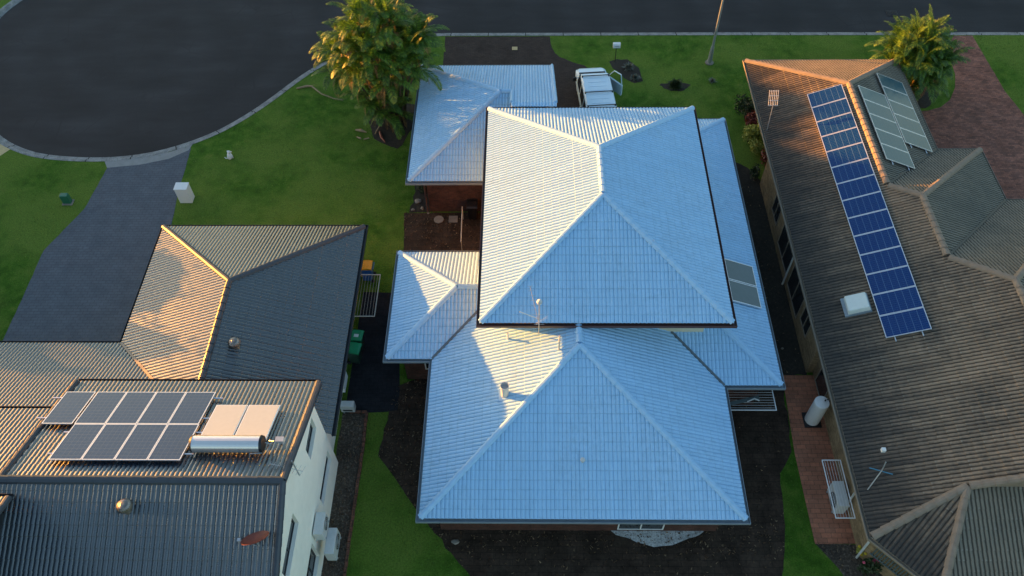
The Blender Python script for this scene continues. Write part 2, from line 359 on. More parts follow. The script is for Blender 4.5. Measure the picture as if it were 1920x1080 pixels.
def thing(name, label, cat, loc=(0, 0, 0), rz=0, group=None):
    o = bpy.data.objects.new(name, None); COL.objects.link(o); o.empty_display_size = .2
    o.location = loc; o.rotation_euler = (0, 0, rz)
    return tag(o, label, cat, group)
class MB:
    def __init__(s): s.V = []; s.F = []; s.UV = None
    def add(s, V, F):
        n = len(s.V); s.V.extend([tuple(v) for v in V]); s.F.extend([tuple(i+n for i in f) for f in F]); return s
    def box(s, x0, x1, y0, y1, z0, z1, M4=None, taper=None):
        tx, ty = taper or (0, 0)
        V = [Vector(v) for v in ((x0, y0, z0), (x1, y0, z0), (x1, y1, z0), (x0, y1, z0), (x0+tx, y0+ty, z1), (x1-tx, y0+ty, z1), (x1-tx, y1-ty, z1), (x0+tx, y1-ty, z1))]
        if M4 is not None: V = [M4@v for v in V]
        return s.add(V, [(0, 3, 2, 1), (4, 5, 6, 7), (0, 1, 5, 4), (1, 2, 6, 5), (2, 3, 7, 6), (3, 0, 4, 7)])
    def cyl(s, p0, p1, r0, r1=None, n=12, caps=True):
        p0, p1 = Vector(p0), Vector(p1); r1 = r0 if r1 is None else r1
        d = (p1-p0).normalized(); a = d.orthogonal().normalized(); b = d.cross(a)
        V = []
        for p, r in ((p0, r0), (p1, r1)):
            for i in range(n):
                t = 2*math.pi*i/n; V.append(p + r*(math.cos(t)*a + math.sin(t)*b))
        F = [(i, (i+1) % n, n+(i+1) % n, n+i) for i in range(n)]
        if caps: F += [tuple(range(n-1, -1, -1)), tuple(range(n, 2*n))]
        return s.add(V, F)
    def tube(s, pts, r, n=8):
        pts = [Vector(p) for p in pts]
        rs = r if isinstance(r, (list, tuple)) else [r]*len(pts)
        V = []; F = []; a = None
        for k, p in enumerate(pts):
            d = (pts[min(k+1, len(pts)-1)]-pts[max(k-1, 0)]).normalized()
            a = d.orthogonal().normalized() if a is None else (a - d*a.dot(d)).normalized()
            b = d.cross(a)
            for i in range(n):
                t = 2*math.pi*i/n; V.append(p + rs[k]*(math.cos(t)*a + math.sin(t)*b))
        for k in range(len(pts)-1):
            for i in range(n): F.append((k*n+i, k*n+(i+1) % n, (k+1)*n+(i+1) % n, (k+1)*n+i))
        F += [tuple(range(n-1, -1, -1)), tuple(range((len(pts)-1)*n, len(pts)*n))]
        return s.add(V, F)
    def lathe(s, prof, n=16, o=(0, 0, 0), seams=None):
        o = Vector(o); V = []; F = []
        for r, z in prof:
            for i in range(n):
                t = 2*math.pi*i/n; V.append(o+Vector((r*math.cos(t), r*math.sin(t), z)))
        for k in range(len(prof)-1):
            for i in range(n): F.append((k*n+i, k*n+(i+1) % n, (k+1)*n+(i+1) % n, (k+1)*n+i))
        F += [tuple(range(n-1, -1, -1)), tuple(range((len(prof)-1)*n, len(prof)*n))]
        return s.add(V, F)
    def prism(s, pts, z0, z1, axis='z'):
        n = len(pts)
        if axis == 'z': V = [(x, y, z0) for x, y in pts]+[(x, y, z1) for x, y in pts]
        elif axis == 'x': V = [(z0, a, b) for a, b in pts]+[(z1, a, b) for a, b in pts]
        else: V = [(a, z0, b) for a, b in pts]+[(a, z1, b) for a, b in pts]
        F = [tuple(range(n)), tuple(range(2*n-1, n-1, -1))]+[(i, (i+1) % n, n+(i+1) % n, n+i) for i in range(n)]
        return s.add(V, F)
    def sheet(s, pts, z): return s.add([(x, y, z) for x, y in pts], [tuple(range(len(pts)))])
    def quad(s, a, b, c, d, uv=True):
        s.add([a, b, c, d], [(0, 1, 2, 3)])
        if s.UV is None: s.UV = []
        s.UV += [(0, 0), (1, 0), (1, 1), (0, 1)]
        return s
def fix_normals(o):
    bm = bmesh.new(); bm.from_mesh(o.data); bmesh.ops.recalc_face_normals(bm, faces=bm.faces); bm.to_mesh(o.data); bm.free(); return o
def bevel(o, w=.02, seg=2):
    md = o.modifiers.new('bevel', 'BEVEL'); md.width = w; md.segments = seg; md.limit_method = 'ANGLE'; return o

# ---- tiled roof plane -------------------------------------------------------
S = 0.4175
PHASE = [0, .10, .28, .5, .72, .90]
def rib_h(u):
    k = u/RIB; f = k-np.floor(k); odd = (np.floor(k+.5) % 2) != 0
    h = np.abs(np.sin(np.pi*f))**.65*.042
    return np.maximum(h, np.where(odd, .007, 0))
def interval(poly, u):
    """v range of polygon (list of (u,v)) on the line u=const"""
    vs = []
    n = len(poly)
    for i in range(n):
        (a, b), (c, d) = poly[i], poly[(i+1) % n]
        if abs(a-c) < 1e-9:
            if abs(a-u) < 1e-9: vs += [b, d]
            continue
        if min(a, c)-1e-9 <= u <= max(a, c)+1e-9: vs.append(b+(d-b)*(u-a)/(c-a))
    return (min(vs), max(vs)) if vs else None
def tile_face(mb, poly, P0, up, z0, slope=S):
    """poly: plan polygon; slope rises along plan direction `up` from point P0 at height z0"""
    ux, uy = up; L = math.hypot(ux, uy); ux /= L; uy /= L
    ax, ay = uy, -ux                                      # along the eave
    loc = [((x-P0[0])*ax+(y-P0[1])*ay, (x-P0[0])*ux+(y-P0[1])*uy) for x, y in poly]
    u0 = min(p[0] for p in loc); u1 = max(p[0] for p in loc)
    k0 = math.floor(u0/RIB); us = set([u0+1e-6, u1-1e-6]+[p[0]+1e-6*0 for p in loc])
    k = k0
    while k*RIB < u1:
        for f in PHASE:
            x = (k+f)*RIB
            if u0 < x < u1: us.add(x)
        k += 1
    us = np.array(sorted(us)); keep = [0]
    for i in range(1, len(us)):
        if us[i]-us[keep[-1]] > .004: keep.append(i)
    us = us[keep]
    lo = []; hi = []
    for u in us:
        iv = interval(loc, min(max(u, u0+1e-6), u1-1e-6)); lo.append(iv[0]); hi.append(iv[1])
    lo = np.array(lo); hi = np.array(hi); rh = rib_h(us)
    vmin, vmax = lo.min(), hi.max()
    c0 = int(math.floor(vmin/GAUGE)); c1 = int(math.ceil(vmax/GAUGE)); n = len(us)
    rows = []; meta = []
    jit = rng.uniform(-.003, .003, size=(c1-c0+1,))
    for c in range(c0, c1):
        for e, (v, off) in enumerate(((c*GAUGE, .02), ((c+1)*GAUGE-.001, 0.0))):
            v_ = np.clip(np.full(n, v+jit[c-c0]), lo, hi)
            frac = np.clip((v_-c*GAUGE)/GAUGE, 0, 1)
            h = rh + .022*(1-frac)
            rows.append(np.stack([P0[0]+us*ax+v_*ux, P0[1]+us*ay+v_*uy, z0+slope*v_+h], 1)); meta.append(v_)
    Vn = np.concatenate(rows); VV = np.array(meta)
    base = len(mb.V)
    Fs = []
    for r in range(len(rows)-1):
        a = VV[r]; b = VV[r+1]
        step = (r % 2 == 1)
        if step:
            ok = (a[:-1] > lo[:-1]+1e-5) & (a[:-1] < hi[:-1]-1e-5) | ((a[1:] > lo[1:]+1e-5) & (a[1:] < hi[1:]-1e-5))
        else: ok = (np.abs(b-a)[:-1] > 1e-5) | (np.abs(b-a)[1:] > 1e-5)
        idx = np.nonzero(ok)[0]+base+r*n
        Fs.append(np.stack([idx, idx+1, idx+1+n, idx+n], 1))
    Fs = np.concatenate(Fs)
    # winding: want up-facing; u x v orientation
    cr = ax*uy-ay*ux
    if cr < 0: Fs = Fs[:, ::-1]
    mb.V.extend(map(tuple, Vn.tolist())); mb.F.extend(map(tuple, Fs.tolist()))
    if mb.UV is None: mb.UV = []
    uvs = np.stack([np.tile(us, len(rows)), VV.ravel()], 1)
    mb.UV.extend(map(tuple, uvs.tolist()))
def caps(parent, m, lines, name='ridge_cap'):
    for L_ in lines:
        b_ = MB(); cap_line(b_, L_[0], L_[1], **(L_[2] if len(L_) > 2 else {})); obj(name, b_, m, parent, world=True)
def cap_line(mb, p0, p1, w=.13, h=.075, seg=.40):
    """row of overlapping angular ridge cappings from p0 (low) to p1 (high)"""
    p0, p1 = Vector(p0), Vector(p1); d = p1-p0; L = d.length; d.normalize()
    side = Vector((-d.y, d.x, 0)).normalized(); upv = side.cross(d)*-1
    if upv.z < 0: upv = -upv
    p0 = p0+d*.10; L -= .10; n = max(1, int(round(L/seg))); s = L/n
    for i in range(n):
        a = p0+d*(i*s-.03); b = p0+d*((i+1)*s)
        jw = rng.uniform(-.004, .004)
        V = []
        for q, f, lift in ((a, 1.08, .018), (b, .94, 0)):
            for sx, hz in ((-1, -.03), (-.80, .045), (-.30, 1*h+.02), (.30, 1*h+.02), (.80, .045), (1, -.03)):
                V.append(q+side*(sx*w*f+jw)+upv*(hz*f+lift+.03))
        F = [(k, k+1, 6+k+1, 6+k) for k in range(5)]+[tuple(range(5, -1, -1)), tuple(range(6, 12))]
        mb.add(V, F)
def gutter(mb, pts, z, closed=False, w=.115, h=.10):
    """open-topped gutter whose inner edge follows pts (plan, outside on the right hand of travel)"""
    n = len(pts); P = [Vector((x, y)) for x, y in pts]
    def off(i, d):
        if closed: a, b, c = P[i-1], P[i], P[(i+1) % n]
        else: a, b, c = P[max(i-1, 0)], P[i], P[min(i+1, n-1)]
        n1 = (b-a); n2 = (c-b)
        if n1.length < 1e-6: n1 = n2
        if n2.length < 1e-6: n2 = n1
        n1 = Vector((n1.y, -n1.x)).normalized(); n2 = Vector((n2.y, -n2.x)).normalized()
        m = (n1+n2); m = m/ m.dot(n1) if m.length > 1e-6 else n1
        return b+m*d
    prof = [(-.03, -.16), (-.03, -.01), (-.02, -.01), (-.02, -h), (w-.012, -h), (w-.012, .0), (w+.006, .0), (w+.006, -h-.02), (0.0, -h-.02), (0, -.16)]
    V = []
    for i in range(n):
        for d, dz in prof:
            q = off(i, d); V.append((q.x, q.y, z+dz))
    k = len(prof); F = []
    for i in range(n if closed else n-1):
        j = (i+1) % n
        for a in range(k): b = (a+1) % k; F.append((i*k+a, j*k+a, j*k+b, i*k+b))
    if not closed: F += [tuple(range(k)), tuple(range((n-1)*k+k-1, (n-1)*k-1, -1))]
    mb.add(V, F)
def hip3(x, y, z): return (x, y, z)

def window(parent, x0, x1, y0, y1, z0, z1, face, frame=M['offwhite'], split=1, glass=M['glass_dark']):
    """window flush in a wall; face 'W','E','S','N'; box footprints collapse along the facing axis"""
    f = MB(); g = MB(); t = .05; d = .035
    if face in 'WE':
        sgn = -1 if face == 'W' else 1; X = x0
        a, b = sorted((X+sgn*d, X-sgn*.03)); ga, gb = sorted((X+sgn*.012, X-sgn*.03))
        for c0, c1, e0, e1 in ((y0, y1, z0, z0+t), (y0, y1, z1-t, z1), (y0, y0+t, z0+t, z1-t), (y1-t, y1, z0+t, z1-t)): f.box(a, b, c0, c1, e0, e1)
        for k in range(1, split+1 if split > 1 else 1):
            yy = y0+(y1-y0)*k/(split)
            if k < split: f.box(a, b, yy-t/2, yy+t/2, z0+t, z1-t)
        g.box(ga, gb, y0+t, y1-t, z0+t, z1-t)
    else:
        sgn = -1 if face == 'S' else 1; Y = y0
        a, b = sorted((Y+sgn*d, Y-sgn*.03)); ga, gb = sorted((Y+sgn*.012, Y-sgn*.03))
        for c0, c1, e0, e1 in ((x0, x1, z0, z0+t), (x0, x1, z1-t, z1), (x0, x0+t, z0+t, z1-t), (x1-t, x1, z0+t, z1-t)): f.box(c0, c1, a, b, e0, e1)
        for k in range(1, split):
            xx = x0+(x1-x0)*k/split; f.box(xx-t/2, xx+t/2, a, b, z0+t, z1-t)
        g.box(x0+t, x1-t, ga, gb, z0+t, z1-t)
    w_ = obj('window', f, frame, parent, world=True)
    obj('pane', g, glass, w_, world=True)
    return w_

# ================================================================== THE SETTING
g = MB().sheet([(-600, -600), (600, -600), (600, 600), (-600, 600)], -.16); tag(obj('ground', g, M['grass']), kind='structure')
K = [(120, 44.2), (60, 44.2), (31.6, 44.2), (13, 44.35), (-5.15, 44.42), (-7.3, 44.3), (-9.7, 43.55), (-11.2, 42.55), (-12.27, 41.75), (-13.08, 41.1), (-14.17, 39.75), (-15.43, 37.85), (-16.69, 36.3),
     (-17.98, 35.05), (-19.58, 34.05), (-21.22, 33.36), (-23.08, 33.02), (-25.03, 33.0), (-27.24, 33.25), (-28.76, 33.8), (-30.25, 34.7), (-32.3, 36.6), (-34.0, 39.5),
     (-35.0, 43), (-35.05, 46.3), (-34.35, 48.3), (-32.8, 50.6), (-30, 52.3), (-26, 53.0), (120, 53.0)]
def smooth_line(P, it=2):
    for _ in range(it):
        Q = [P[0]]
        for a, b in zip(P[:-1], P[1:]):
            Q += [(a[0]*.75+b[0]*.25, a[1]*.75+b[1]*.25), (a[0]*.25+b[0]*.75, a[1]*.25+b[1]*.75)]
        Q.append(P[-1]); P = Q
    return P
def offset_line(P, d):
    out = []
    for i, p in enumerate(P):
        a = Vector(P[max(i-1, 0)]); c = Vector(P[min(i+1, len(P)-1)]); t = (c-a).normalized()
        out.append((p[0]-t.y*d, p[1]+t.x*d))
    return out
Ks = K[:4]+smooth_line(K[4:-1], 2)+[K[-1]]
road = MB().sheet([(121, 43), (-36, 30), (-40, 56), (121, 56)], -.12)
road = MB().sheet(Ks, -.12); tag(obj('road', road, M['asphalt']), kind='structure')
lawn_edge = offset_line(Ks, .46)   # to the left of travel = away from the road
lw = MB().sheet([(120, -120)]+[(120, lawn_edge[0][1])]+lawn_edge[1:-1]+[(-26, 53.46), (-26, 160), (-160, 160), (-160, -120)], 0.0)
lo_ = obj('lawn', lw, M['grass']); tag(lo_, kind='structure')
bm = bmesh.new(); bm.from_mesh(lo_.data); bmesh.ops.triangulate(bm, faces=bm.faces)
for f in bm.faces:
    if f.normal.z < 0: f.normal_flip()
bm.to_mesh(lo_.data); bm.free()
tag(obj('lawn', MB().sheet([(-26, 53.46), (120, 53.46), (120, 160), (-26, 160)], 0.0), M['grass']), kind='structure')
kb = MB(); kb.UV = []
prof = [(0, -.155), (0, -.112), (.16, -.100), (.20, -.07), (.30, .012), (.46, .016), (.46, -.155)]
acc = 0
lines = [offset_line(Ks, d) for d, z in prof]
for i in range(len(Ks)):
    if i: acc += math.dist(Ks[i], Ks[i-1])
    for (d, z), Ln in zip(prof, lines):
        kb.V.append((Ln[i][0], Ln[i][1], z)); kb.UV.append((acc, d))
k = len(prof)
for i in range(len(Ks)-1):
    for a in range(k-1): kb.F.append((i*k+a, (i+1)*k+a, (i+1)*k+a+1, i*k+a+1))
tag(fix_normals(obj('kerb', kb, M['kerb'])), kind='structure')

def flat(name, pts, z, m):
    j = {'rear_paving': .09, 'garden_soil': .10, 'side_yard_soil': .10, 'mulch_bed': .05, 'gravel_patch': .05, 'courtyard_paving': .03, 'driveway': .02}.get(name, 0)
    if j:
        q = np.random.RandomState(len(pts)); out = []
        for a, b in zip(pts, pts[1:]+pts[:1]):
            L = math.dist(a, b); n = max(1, int(L/.35))
            for i in range(n): f = i/n; out.append((a[0]+(b[0]-a[0])*f+q.uniform(-j, j)*.7, a[1]+(b[1]-a[1])*f+q.uniform(-j, j)*.7))
        pts = out
    o = obj(name, MB().sheet(pts, z), m); tag(o, kind='structure')
    bm = bmesh.new(); bm.from_mesh(o.data); bmesh.ops.triangulate(bm, faces=bm.faces)
    for f in bm.faces:
        if f.normal.z < 0: f.normal_flip()
    bm.to_mesh(o.data); bm.free(); return o
flat('driveway', [(-23.15, 32.50), (-21.5, 32.72), (-19.79, 33.12), (-18.9, 33.62), (-18.72, 30), (-18.45, 27.7), (-18.3, 18), (-26.5, 15), (-24.6, 19.3), (-24.49, 20.26), (-24.52, 23.69), (-24.57, 26.08), (-23.44, 28.96)], .006, M['pave_blue'])
flat('driveway', [(-5.14, 43.9), (1.54, 43.86), (1.58, 43.2), (1.65, 42.71), (1.85, 42.1), (2.13, 41.73), (3.03, 41.15), (3.6, 40.9), (4.3, 40.0), (4.75, 38.5), (5.05, 36.5), (5.3, 32), (-5.1, 32), (-5.12, 40.89)], .006, M['pave_brown'])
flat('driveway', [(27.03, 43.72), (26.3, 42.6), (26.05, 41.5), (25.9, 39.9), (25.5, 38.7), (24.9, 37.6), (24.1, 36.9), (23.3, 36.6), (22.0, 36.5), (20.5, 36.4), (20.5, 12), (32, 12), (32, 29), (28.7, 35.7), (28.3, 38.35), (28.19, 43.72)], .006, M['pave_red'])
flat('driveway_apron', [(-23.5, 32.56), (-21.4, 32.90), (-19.95, 33.35), (-18.9, 33.95), (-19.0, 33.45), (-19.95, 32.75), (-21.4, 32.30), (-23.2, 32.05)], .010, M['apron'])
flat('path', [(-31.2, 34.6), (-29.9, 33.95), (-29.2, 33.6), (-29.6, 33.0), (-33, 34.5)], .006, M['cover'])
flat('side_path', [(-7.9, 23.45), (-6.15, 23.4), (-5.6, 18), (-5.6, 17), (-6.05, 16.9), (-6.9, 16.85), (-7.9, 16.82)], .008, M['pave_slate'])
flat('courtyard_paving', [(-6.38, 28.62), (-1, 28.72), (-1, 23.3), (-5.9, 23.3), (-6.15, 25.96)], .008, M['pave_dark'])
flat('rear_paving', [(-5.6, 18.2), (-6.0, 16.9), (-6.17, 14.81), (-5.4, 13.75), (-4.57, 12.69), (-3.56, 11.52), (-2.15, 9.84), (0, 7.0), (9.5, 8.6), (9.9, 10.2), (10.1, 10.9), (10.3, 11.9), (10.35, 12.8), (10.5, 14.1), (10.75, 14.5), (11.2, 15.1), (11.45, 18.76), (7, 18.8), (-4, 19)], .004, M['pave_dark'])
flat('side_yard_soil', [(9.5, 18.8), (12.6, 18.8), (12.6, 31.0), (12.1, 31.9), (11.3, 32.5), (10.8, 30), (9.5, 30)], .004, M['soil'])
flat('brick_path', [(11.48, 18.80), (13.0, 18.80), (12.9, 11.17), (11.29, 11.16), (11.27, 15.0)], .012, M['pave_path'])
flat('mulch_bed', [(11.31, 11.15), (12.9, 11.15), (14.6, 8.6), (13.6, 7.8), (12.15, 9.93)], .008, M['mulch'])
flat('mulch_bed', [(-7.67, 16.80), (-6.95, 16.80), (-6.95, 7), (-8, 7), (-8, 16.80)], .012, M['mulch'])
flat('gravel_patch', [(3.2, 12.1)]+[(5.2-1.95*math.cos(a), 12.0-.92*math.sin(a)*(1+.08*math.sin(5*a))) for a in np.linspace(0, math.pi, 18)]+[(7.2, 12.1)], .010, M['gravel'])
flat('garden_soil', [(5.1, 41.2), (5.6, 41.5), (6.3, 41.5), (6.9, 40.6), (7.1, 39.4), (6.6, 39.1), (6.0, 39.7), (5.4, 40.6)], .006, M['soil'])
flat('garden_soil', [(8.95+.85*math.cos(a)*(1+.15*math.sin(3*a)), 38.85+.42*math.sin(a)) for a in np.linspace(0, 2*math.pi, 20, endpoint=False)], .006, M['soil'])
flat('garden_soil', [(-7.7+1.5*math.cos(a)*(1+.2*math.sin(3*a)), 35.8+2.1*math.sin(a)*(1+.12*math.sin(4*a))) for a in np.linspace(0, 2*math.pi, 24, endpoint=False)], .006, M['soil'])
flat('garden_soil', [(22.7+1.5*math.cos(a)*(1+.2*math.sin(3*a)), 37.9+1.1*math.sin(a)) for a in np.linspace(0, 2*math.pi, 24, endpoint=False)], .012, M['soil'])
flat('garden_soil', [(-5.9, 31.2), (-5.0, 31.2), (-5.0, 28.72), (-6.1, 28.72), (-5.95, 29.8)], .008, M['soil'])

# ================================================================== MAIN HOUSE (pale roof)
def faces_obj(name, faces, m, parent):
    mb = MB()
    for f in faces: tile_face(mb, *f)
    return obj(name, mb, m, parent, world=True)
mh = thing('house', 'two storey house under pale blue white tiled roofs with red brick ground floor', 'house', (2.1, 18.8, 0))
zl, zu = 2.55, 5.2
X0, X1, Y0, Y1 = -1.82, 8.14, 17.99, 30.73; rx = 3.16; W = 4.98; ya, yb = Y0+W, Y1-W
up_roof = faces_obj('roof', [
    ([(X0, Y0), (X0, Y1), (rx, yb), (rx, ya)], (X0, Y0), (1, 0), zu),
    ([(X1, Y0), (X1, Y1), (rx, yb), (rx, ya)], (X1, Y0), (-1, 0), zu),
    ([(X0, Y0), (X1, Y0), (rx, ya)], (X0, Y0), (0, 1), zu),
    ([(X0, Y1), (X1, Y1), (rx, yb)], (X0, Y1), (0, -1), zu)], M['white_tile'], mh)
up_roof['label'] = 'upper storey hipped roof of pale tiles'
z7 = zu+S*W
_C = []
_C.append(((X0, Y0, zu), (rx, ya, z7))); _C.append(((X1, Y0, zu), (rx, ya, z7))); _C.append(((X0, Y1, zu), (rx, yb, z7))); _C.append(((X1, Y1, zu), (rx, yb, z7))); _C.append(((rx, ya, z7), (rx, yb, z7)))
caps(up_roof, M['white_cap'], _C)
gu = MB(); gutter(gu, [(X0, Y0), (X1, Y0), (X1, Y1), (X0, Y1)], zu, closed=True)
obj('gutter', gu, M['gutter_brown'], up_roof, world=True)
LX0, LX1, LY0 = -3.92, 8.09, 11.1; lrx = 2.085; la = LY0+6.005; wy = 18.8; wx0, wx1 = -1.05, 7.35
lz = zl+S*6.005
ex, ey0, ey1 = 10.46, 16.75, 32.93
lower_faces = [
    ([(LX0, LY0), (LX1, LY0), (lrx, la)], (LX0, LY0), (0, 1), zl),
    ([(LX0, LY0), (LX0, 18.0), (wx0, 20.87), (wx0, wy), (lrx, wy), (lrx, la)], (LX0, LY0), (1, 0), zl),
    ([(LX1, LY0), (LX1, ey0), (6.04, wy), (lrx, wy), (lrx, la)], (LX1, LY0), (-1, 0), zl),
    ([(LX1, ey0), (ex, ey0), (wx1, 19.86), (wx1, wy), (6.04, wy)], (LX1, ey0), (0, 1), zl),
    ([(ex, ey0), (ex, ey1), (wx1, 29.82), (wx1, 19.86)], (ex, ey0), (-1, 0), zl),
    ([(1.52, ey1), (ex, ey1), (7.43, 29.9), (1.52, 29.9)], (1.52, ey1), (0, -1), zl),
    # west annexe
    ([(-5.87, 18.0), (-5.87, 23.81), (-2.965, 20.905)], (-5.87, 18.0), (1, 0), zl),
    ([(-5.87, 23.81), (wx0, 23.81), (wx0, 20.905), (-2.965, 20.905)], (-5.87, 23.81), (0, -1), zl),
    ([(-5.87, 18.0), (LX0, 18.0), (wx0, 20.87), (wx0, 20.905), (-2.965, 20.905)], (-5.87, 18.0), (0, 1), zl)]
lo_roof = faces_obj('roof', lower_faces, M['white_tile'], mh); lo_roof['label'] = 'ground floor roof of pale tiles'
_C = []
_C.append(((LX0, LY0, zl), (lrx, la, lz))); _C.append(((LX1, LY0, zl), (lrx, la, lz))); _C.append(((lrx, la, lz), (lrx, wy, lz)))
_C.append(((ex, ey0, zl), (wx1, 19.86, zl+S*3.11))); _C.append(((ex, ey1, zl), (7.4, 29.87, zl+S*3.06)))
_C.append(((-5.87, 18.0, zl), (-2.965, 20.905, zl+S*2.905))); _C.append(((-5.87, 23.81, zl), (-2.965, 20.905, zl+S*2.905))); _C.append(((-2.965, 20.905, zl+S*2.905), (wx0, 20.905, zl+S*2.905)))
caps(lo_roof, M['white_cap'], _C)
def valley(par, m, p0, p1, w=.05):
    mb = MB()
    p0, p1 = Vector(p0), Vector(p1); d = (p1-p0).normalized(); s = Vector((-d.y, d.x, 0)).normalized()*w
    u = Vector((0, 0, .085)); mb.add([p0-s+u, p0+s+u, p1+s+u, p1-s+u, p0-s, p0+s, p1+s, p1-s], [(0, 1, 2, 3), (4, 7, 6, 5), (0, 4, 5, 1), (1, 5, 6, 2), (2, 6, 7, 3), (3, 7, 4, 0)]); obj('valley_tray', mb, m, par, world=True)
M['valley'] = simple('dull_valley_iron', (0.10, 0.13, 0.15), .5, var=.3)
valley(lo_roof, M['valley'], (LX0, 18.0, zl), (wx0, 20.87, zl+S*2.87)); valley(lo_roof, M['valley'], (LX1, ey0, zl), (6.04, wy, zl+S*2.05))
gu = MB(); gutter(gu, [(-2.0, 23.81), (-5.87, 23.81), (-5.87, 18.0), (LX0, 18.0), (LX0, LY0), (LX1, LY0), (LX1, ey0), (ex, ey0), (ex, ey1), (1.52, ey1)], zl)
obj('gutter', gu, M['gutter_blue'], lo_roof, world=True)
# garage roof
GX0, GX1, GY0, GY1 = -5.87, 1.52, 28.4, 37.52; gw = (GY1-GY0)/2; gx = GX0+gw; gy = GY0+gw; gz = zl+S*gw; xs = -.72; gyt = 31.2; gzt = zl+S*(GY1-gyt)
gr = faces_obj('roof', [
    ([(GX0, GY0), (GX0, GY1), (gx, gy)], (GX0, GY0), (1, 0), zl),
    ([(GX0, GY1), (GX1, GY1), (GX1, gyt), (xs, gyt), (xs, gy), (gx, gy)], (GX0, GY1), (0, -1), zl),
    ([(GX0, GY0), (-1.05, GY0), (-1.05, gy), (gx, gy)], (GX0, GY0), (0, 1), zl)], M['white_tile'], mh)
gr['label'] = 'garage roof of pale tiles shaded by the palm'
tile_w = MB()
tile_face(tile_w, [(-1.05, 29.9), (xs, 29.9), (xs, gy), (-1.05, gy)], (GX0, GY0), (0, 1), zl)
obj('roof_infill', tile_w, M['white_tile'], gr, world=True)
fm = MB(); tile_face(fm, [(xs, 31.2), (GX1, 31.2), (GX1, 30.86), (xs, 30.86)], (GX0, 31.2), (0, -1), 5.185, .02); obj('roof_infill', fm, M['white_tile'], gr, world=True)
_C = []; _C.append(((GX0, GY0, zl), (gx, gy, gz))); _C.append(((GX0, GY1, zl), (gx, gy, gz))); _C.append(((gx, gy, gz), (xs, gy, gz)))
_C.append(((GX1-.04, GY1, zl-.01), (GX1-.04, gyt, gzt-.01), {'w': .09}))
_C.append(((xs+.03, gy, gz-.01), (xs+.03, gyt, gzt-.01), {'w': .09}))
caps(gr, M['white_cap'], _C)
gs = MB().prism([(gy, gz-.02), (gyt, gzt-.02), (gyt, gz-.3)], xs-.02, xs+.06, 'x').prism([(GY1-.3, zl-.02), (gyt, gzt-.03), (gyt, 0), (GY1-.3, 0)], GX1-.5, GX1-.3, 'x')
obj('gable_wall', gs, M['cream'], gr, world=True)
gu = MB(); gutter(gu, [(GX1, GY1), (GX0, GY1), (GX0, GY0), (-1.9, GY0)], zl)
obj('gutter', gu, M['gutter_blue'], gr, world=True)
# walls
wl = MB()
wl.box(-3.35, 7.5, 11.65, 18.4, 0, 2.44).box(-5.3, -1.2, 18.55, 23.25, 0, 2.441).box(-5.03, 1.05, 28.75, 36.95, 0, 2.442)
wl.box(7.0, 9.9, 17.3, 32.35, 0, 2.443).box(wx0, wx1, wy, 29.9, 0, 2.6)
obj('wall', wl, M['brick_red'], mh, world=True)
wu = MB().box(wx0, wx1, wy, 29.9, 2.6, 5.08)
o = obj('upper_wall', wu, M['cream'], mh, world=True)
sf = MB().box(X0+.02, X1-.02, Y0+.02, Y1-.02, 5.08, 5.10)
sf.box(LX0+.02, LX1-.02, LY0+.02, 18.7, 2.445, 2.465).box(-5.85, -1.1, 18.02, 23.79, 2.446, 2.466).box(GX0+.02, GX1-.02, GY0+.02, GY1-.02, 2.447, 2.467).box(7.36, ex-.02, ey0+.02, ey1-.02, 2.448, 2.468).box(1.53, 7.35, 29.92, ey1-.02, 2.449, 2.469)
obj('soffit', sf, M['cream'], mh, world=True)
window(mh, -4.4, -3.5, 18.55, 0, .9, 2.3, 'S', M['white'])
window(mh, -1.0, 1.4, 11.65, 0, .9, 2.1, 'S', M['white'], 2)
window(mh, 3.6, 5.4, 11.65, 0, .2, 2.1, 'S', M['white'], 2)
window(mh, 5.2, 6.8, wy, 0, 3.9, 4.9, 'S', M['white'], 2)
window(mh, -1.05, 0, 24.5, 26.3, 3.7, 4.8, 'W', M['white'], 2)
window(mh, 9.9, 0, 24.0, 25.8, .9, 2.1, 'E', M['white'], 2)
dp = MB().tube([(-5.13, 28.68, 2.4), (-5.13, 28.66, 1.2), (-5.13, 28.66, .02)], .04); obj('downpipe', dp, M['gutter_brown'], mh, world=True)

# ================================================================== DARK HOUSE (left)
dh = thing('house', 'charcoal tiled house with white rendered two storey block at the photo lower left', 'house', (-12, 14.5, 0))
nx0, nx1, ny1 = -17.3, -7.63, 25.43; nw = (nx1-nx0)/2; nrx = nx0+nw; nra = ny1-nw; nz = zl+S*nw; nwall = 14.95
n_roof = faces_obj('roof', [
    ([(nx0, ny1), (nx1, ny1), (nrx, nra)], (nx0, ny1), (0, -1), zl),
    ([(nx0, ny1), (nx0, 18.78), (nx0+18.78-nwall, nwall), (nrx, nwall), (nrx, nra)], (nx0, ny1), (1, 0), zl),
    ([(nx1, ny1), (nx1, 14.5), (nrx, 14.5), (nrx, nra)], (nx1, ny1), (-1, 0), zl),
    ([(-34, 18.78), (nx0, 18.78), (nx0+18.78-14.5, 14.5), (-34, 14.5)], (nx0, 18.78), (0, -1), zl)], M['dark_tile'], dh)
n_roof['label'] = 'single storey charcoal roof with one slope lit gold'
_C = []; _C.append(((nx0, ny1, zl), (nrx, nra, nz))); _C.append(((nx1, ny1, zl), (nrx, nra, nz))); _C.append(((nrx, nwall, nz), (nrx, nra, nz)))
caps(n_roof, M['dark_cap'], _C)
valley(n_roof, M['gutter_tan'], (nx0, 18.78, zl), (nx0+18.78-nwall, nwall, zl+S*(18.78-nwall)), .05)
gu = MB(); gutter(gu, [(nx1, 14.5), (nx1, ny1), (nx0, ny1), (nx0, 18.78), (-34, 18.78)], zl); obj('gutter', gu, M['gutter_dark'], n_roof, world=True)
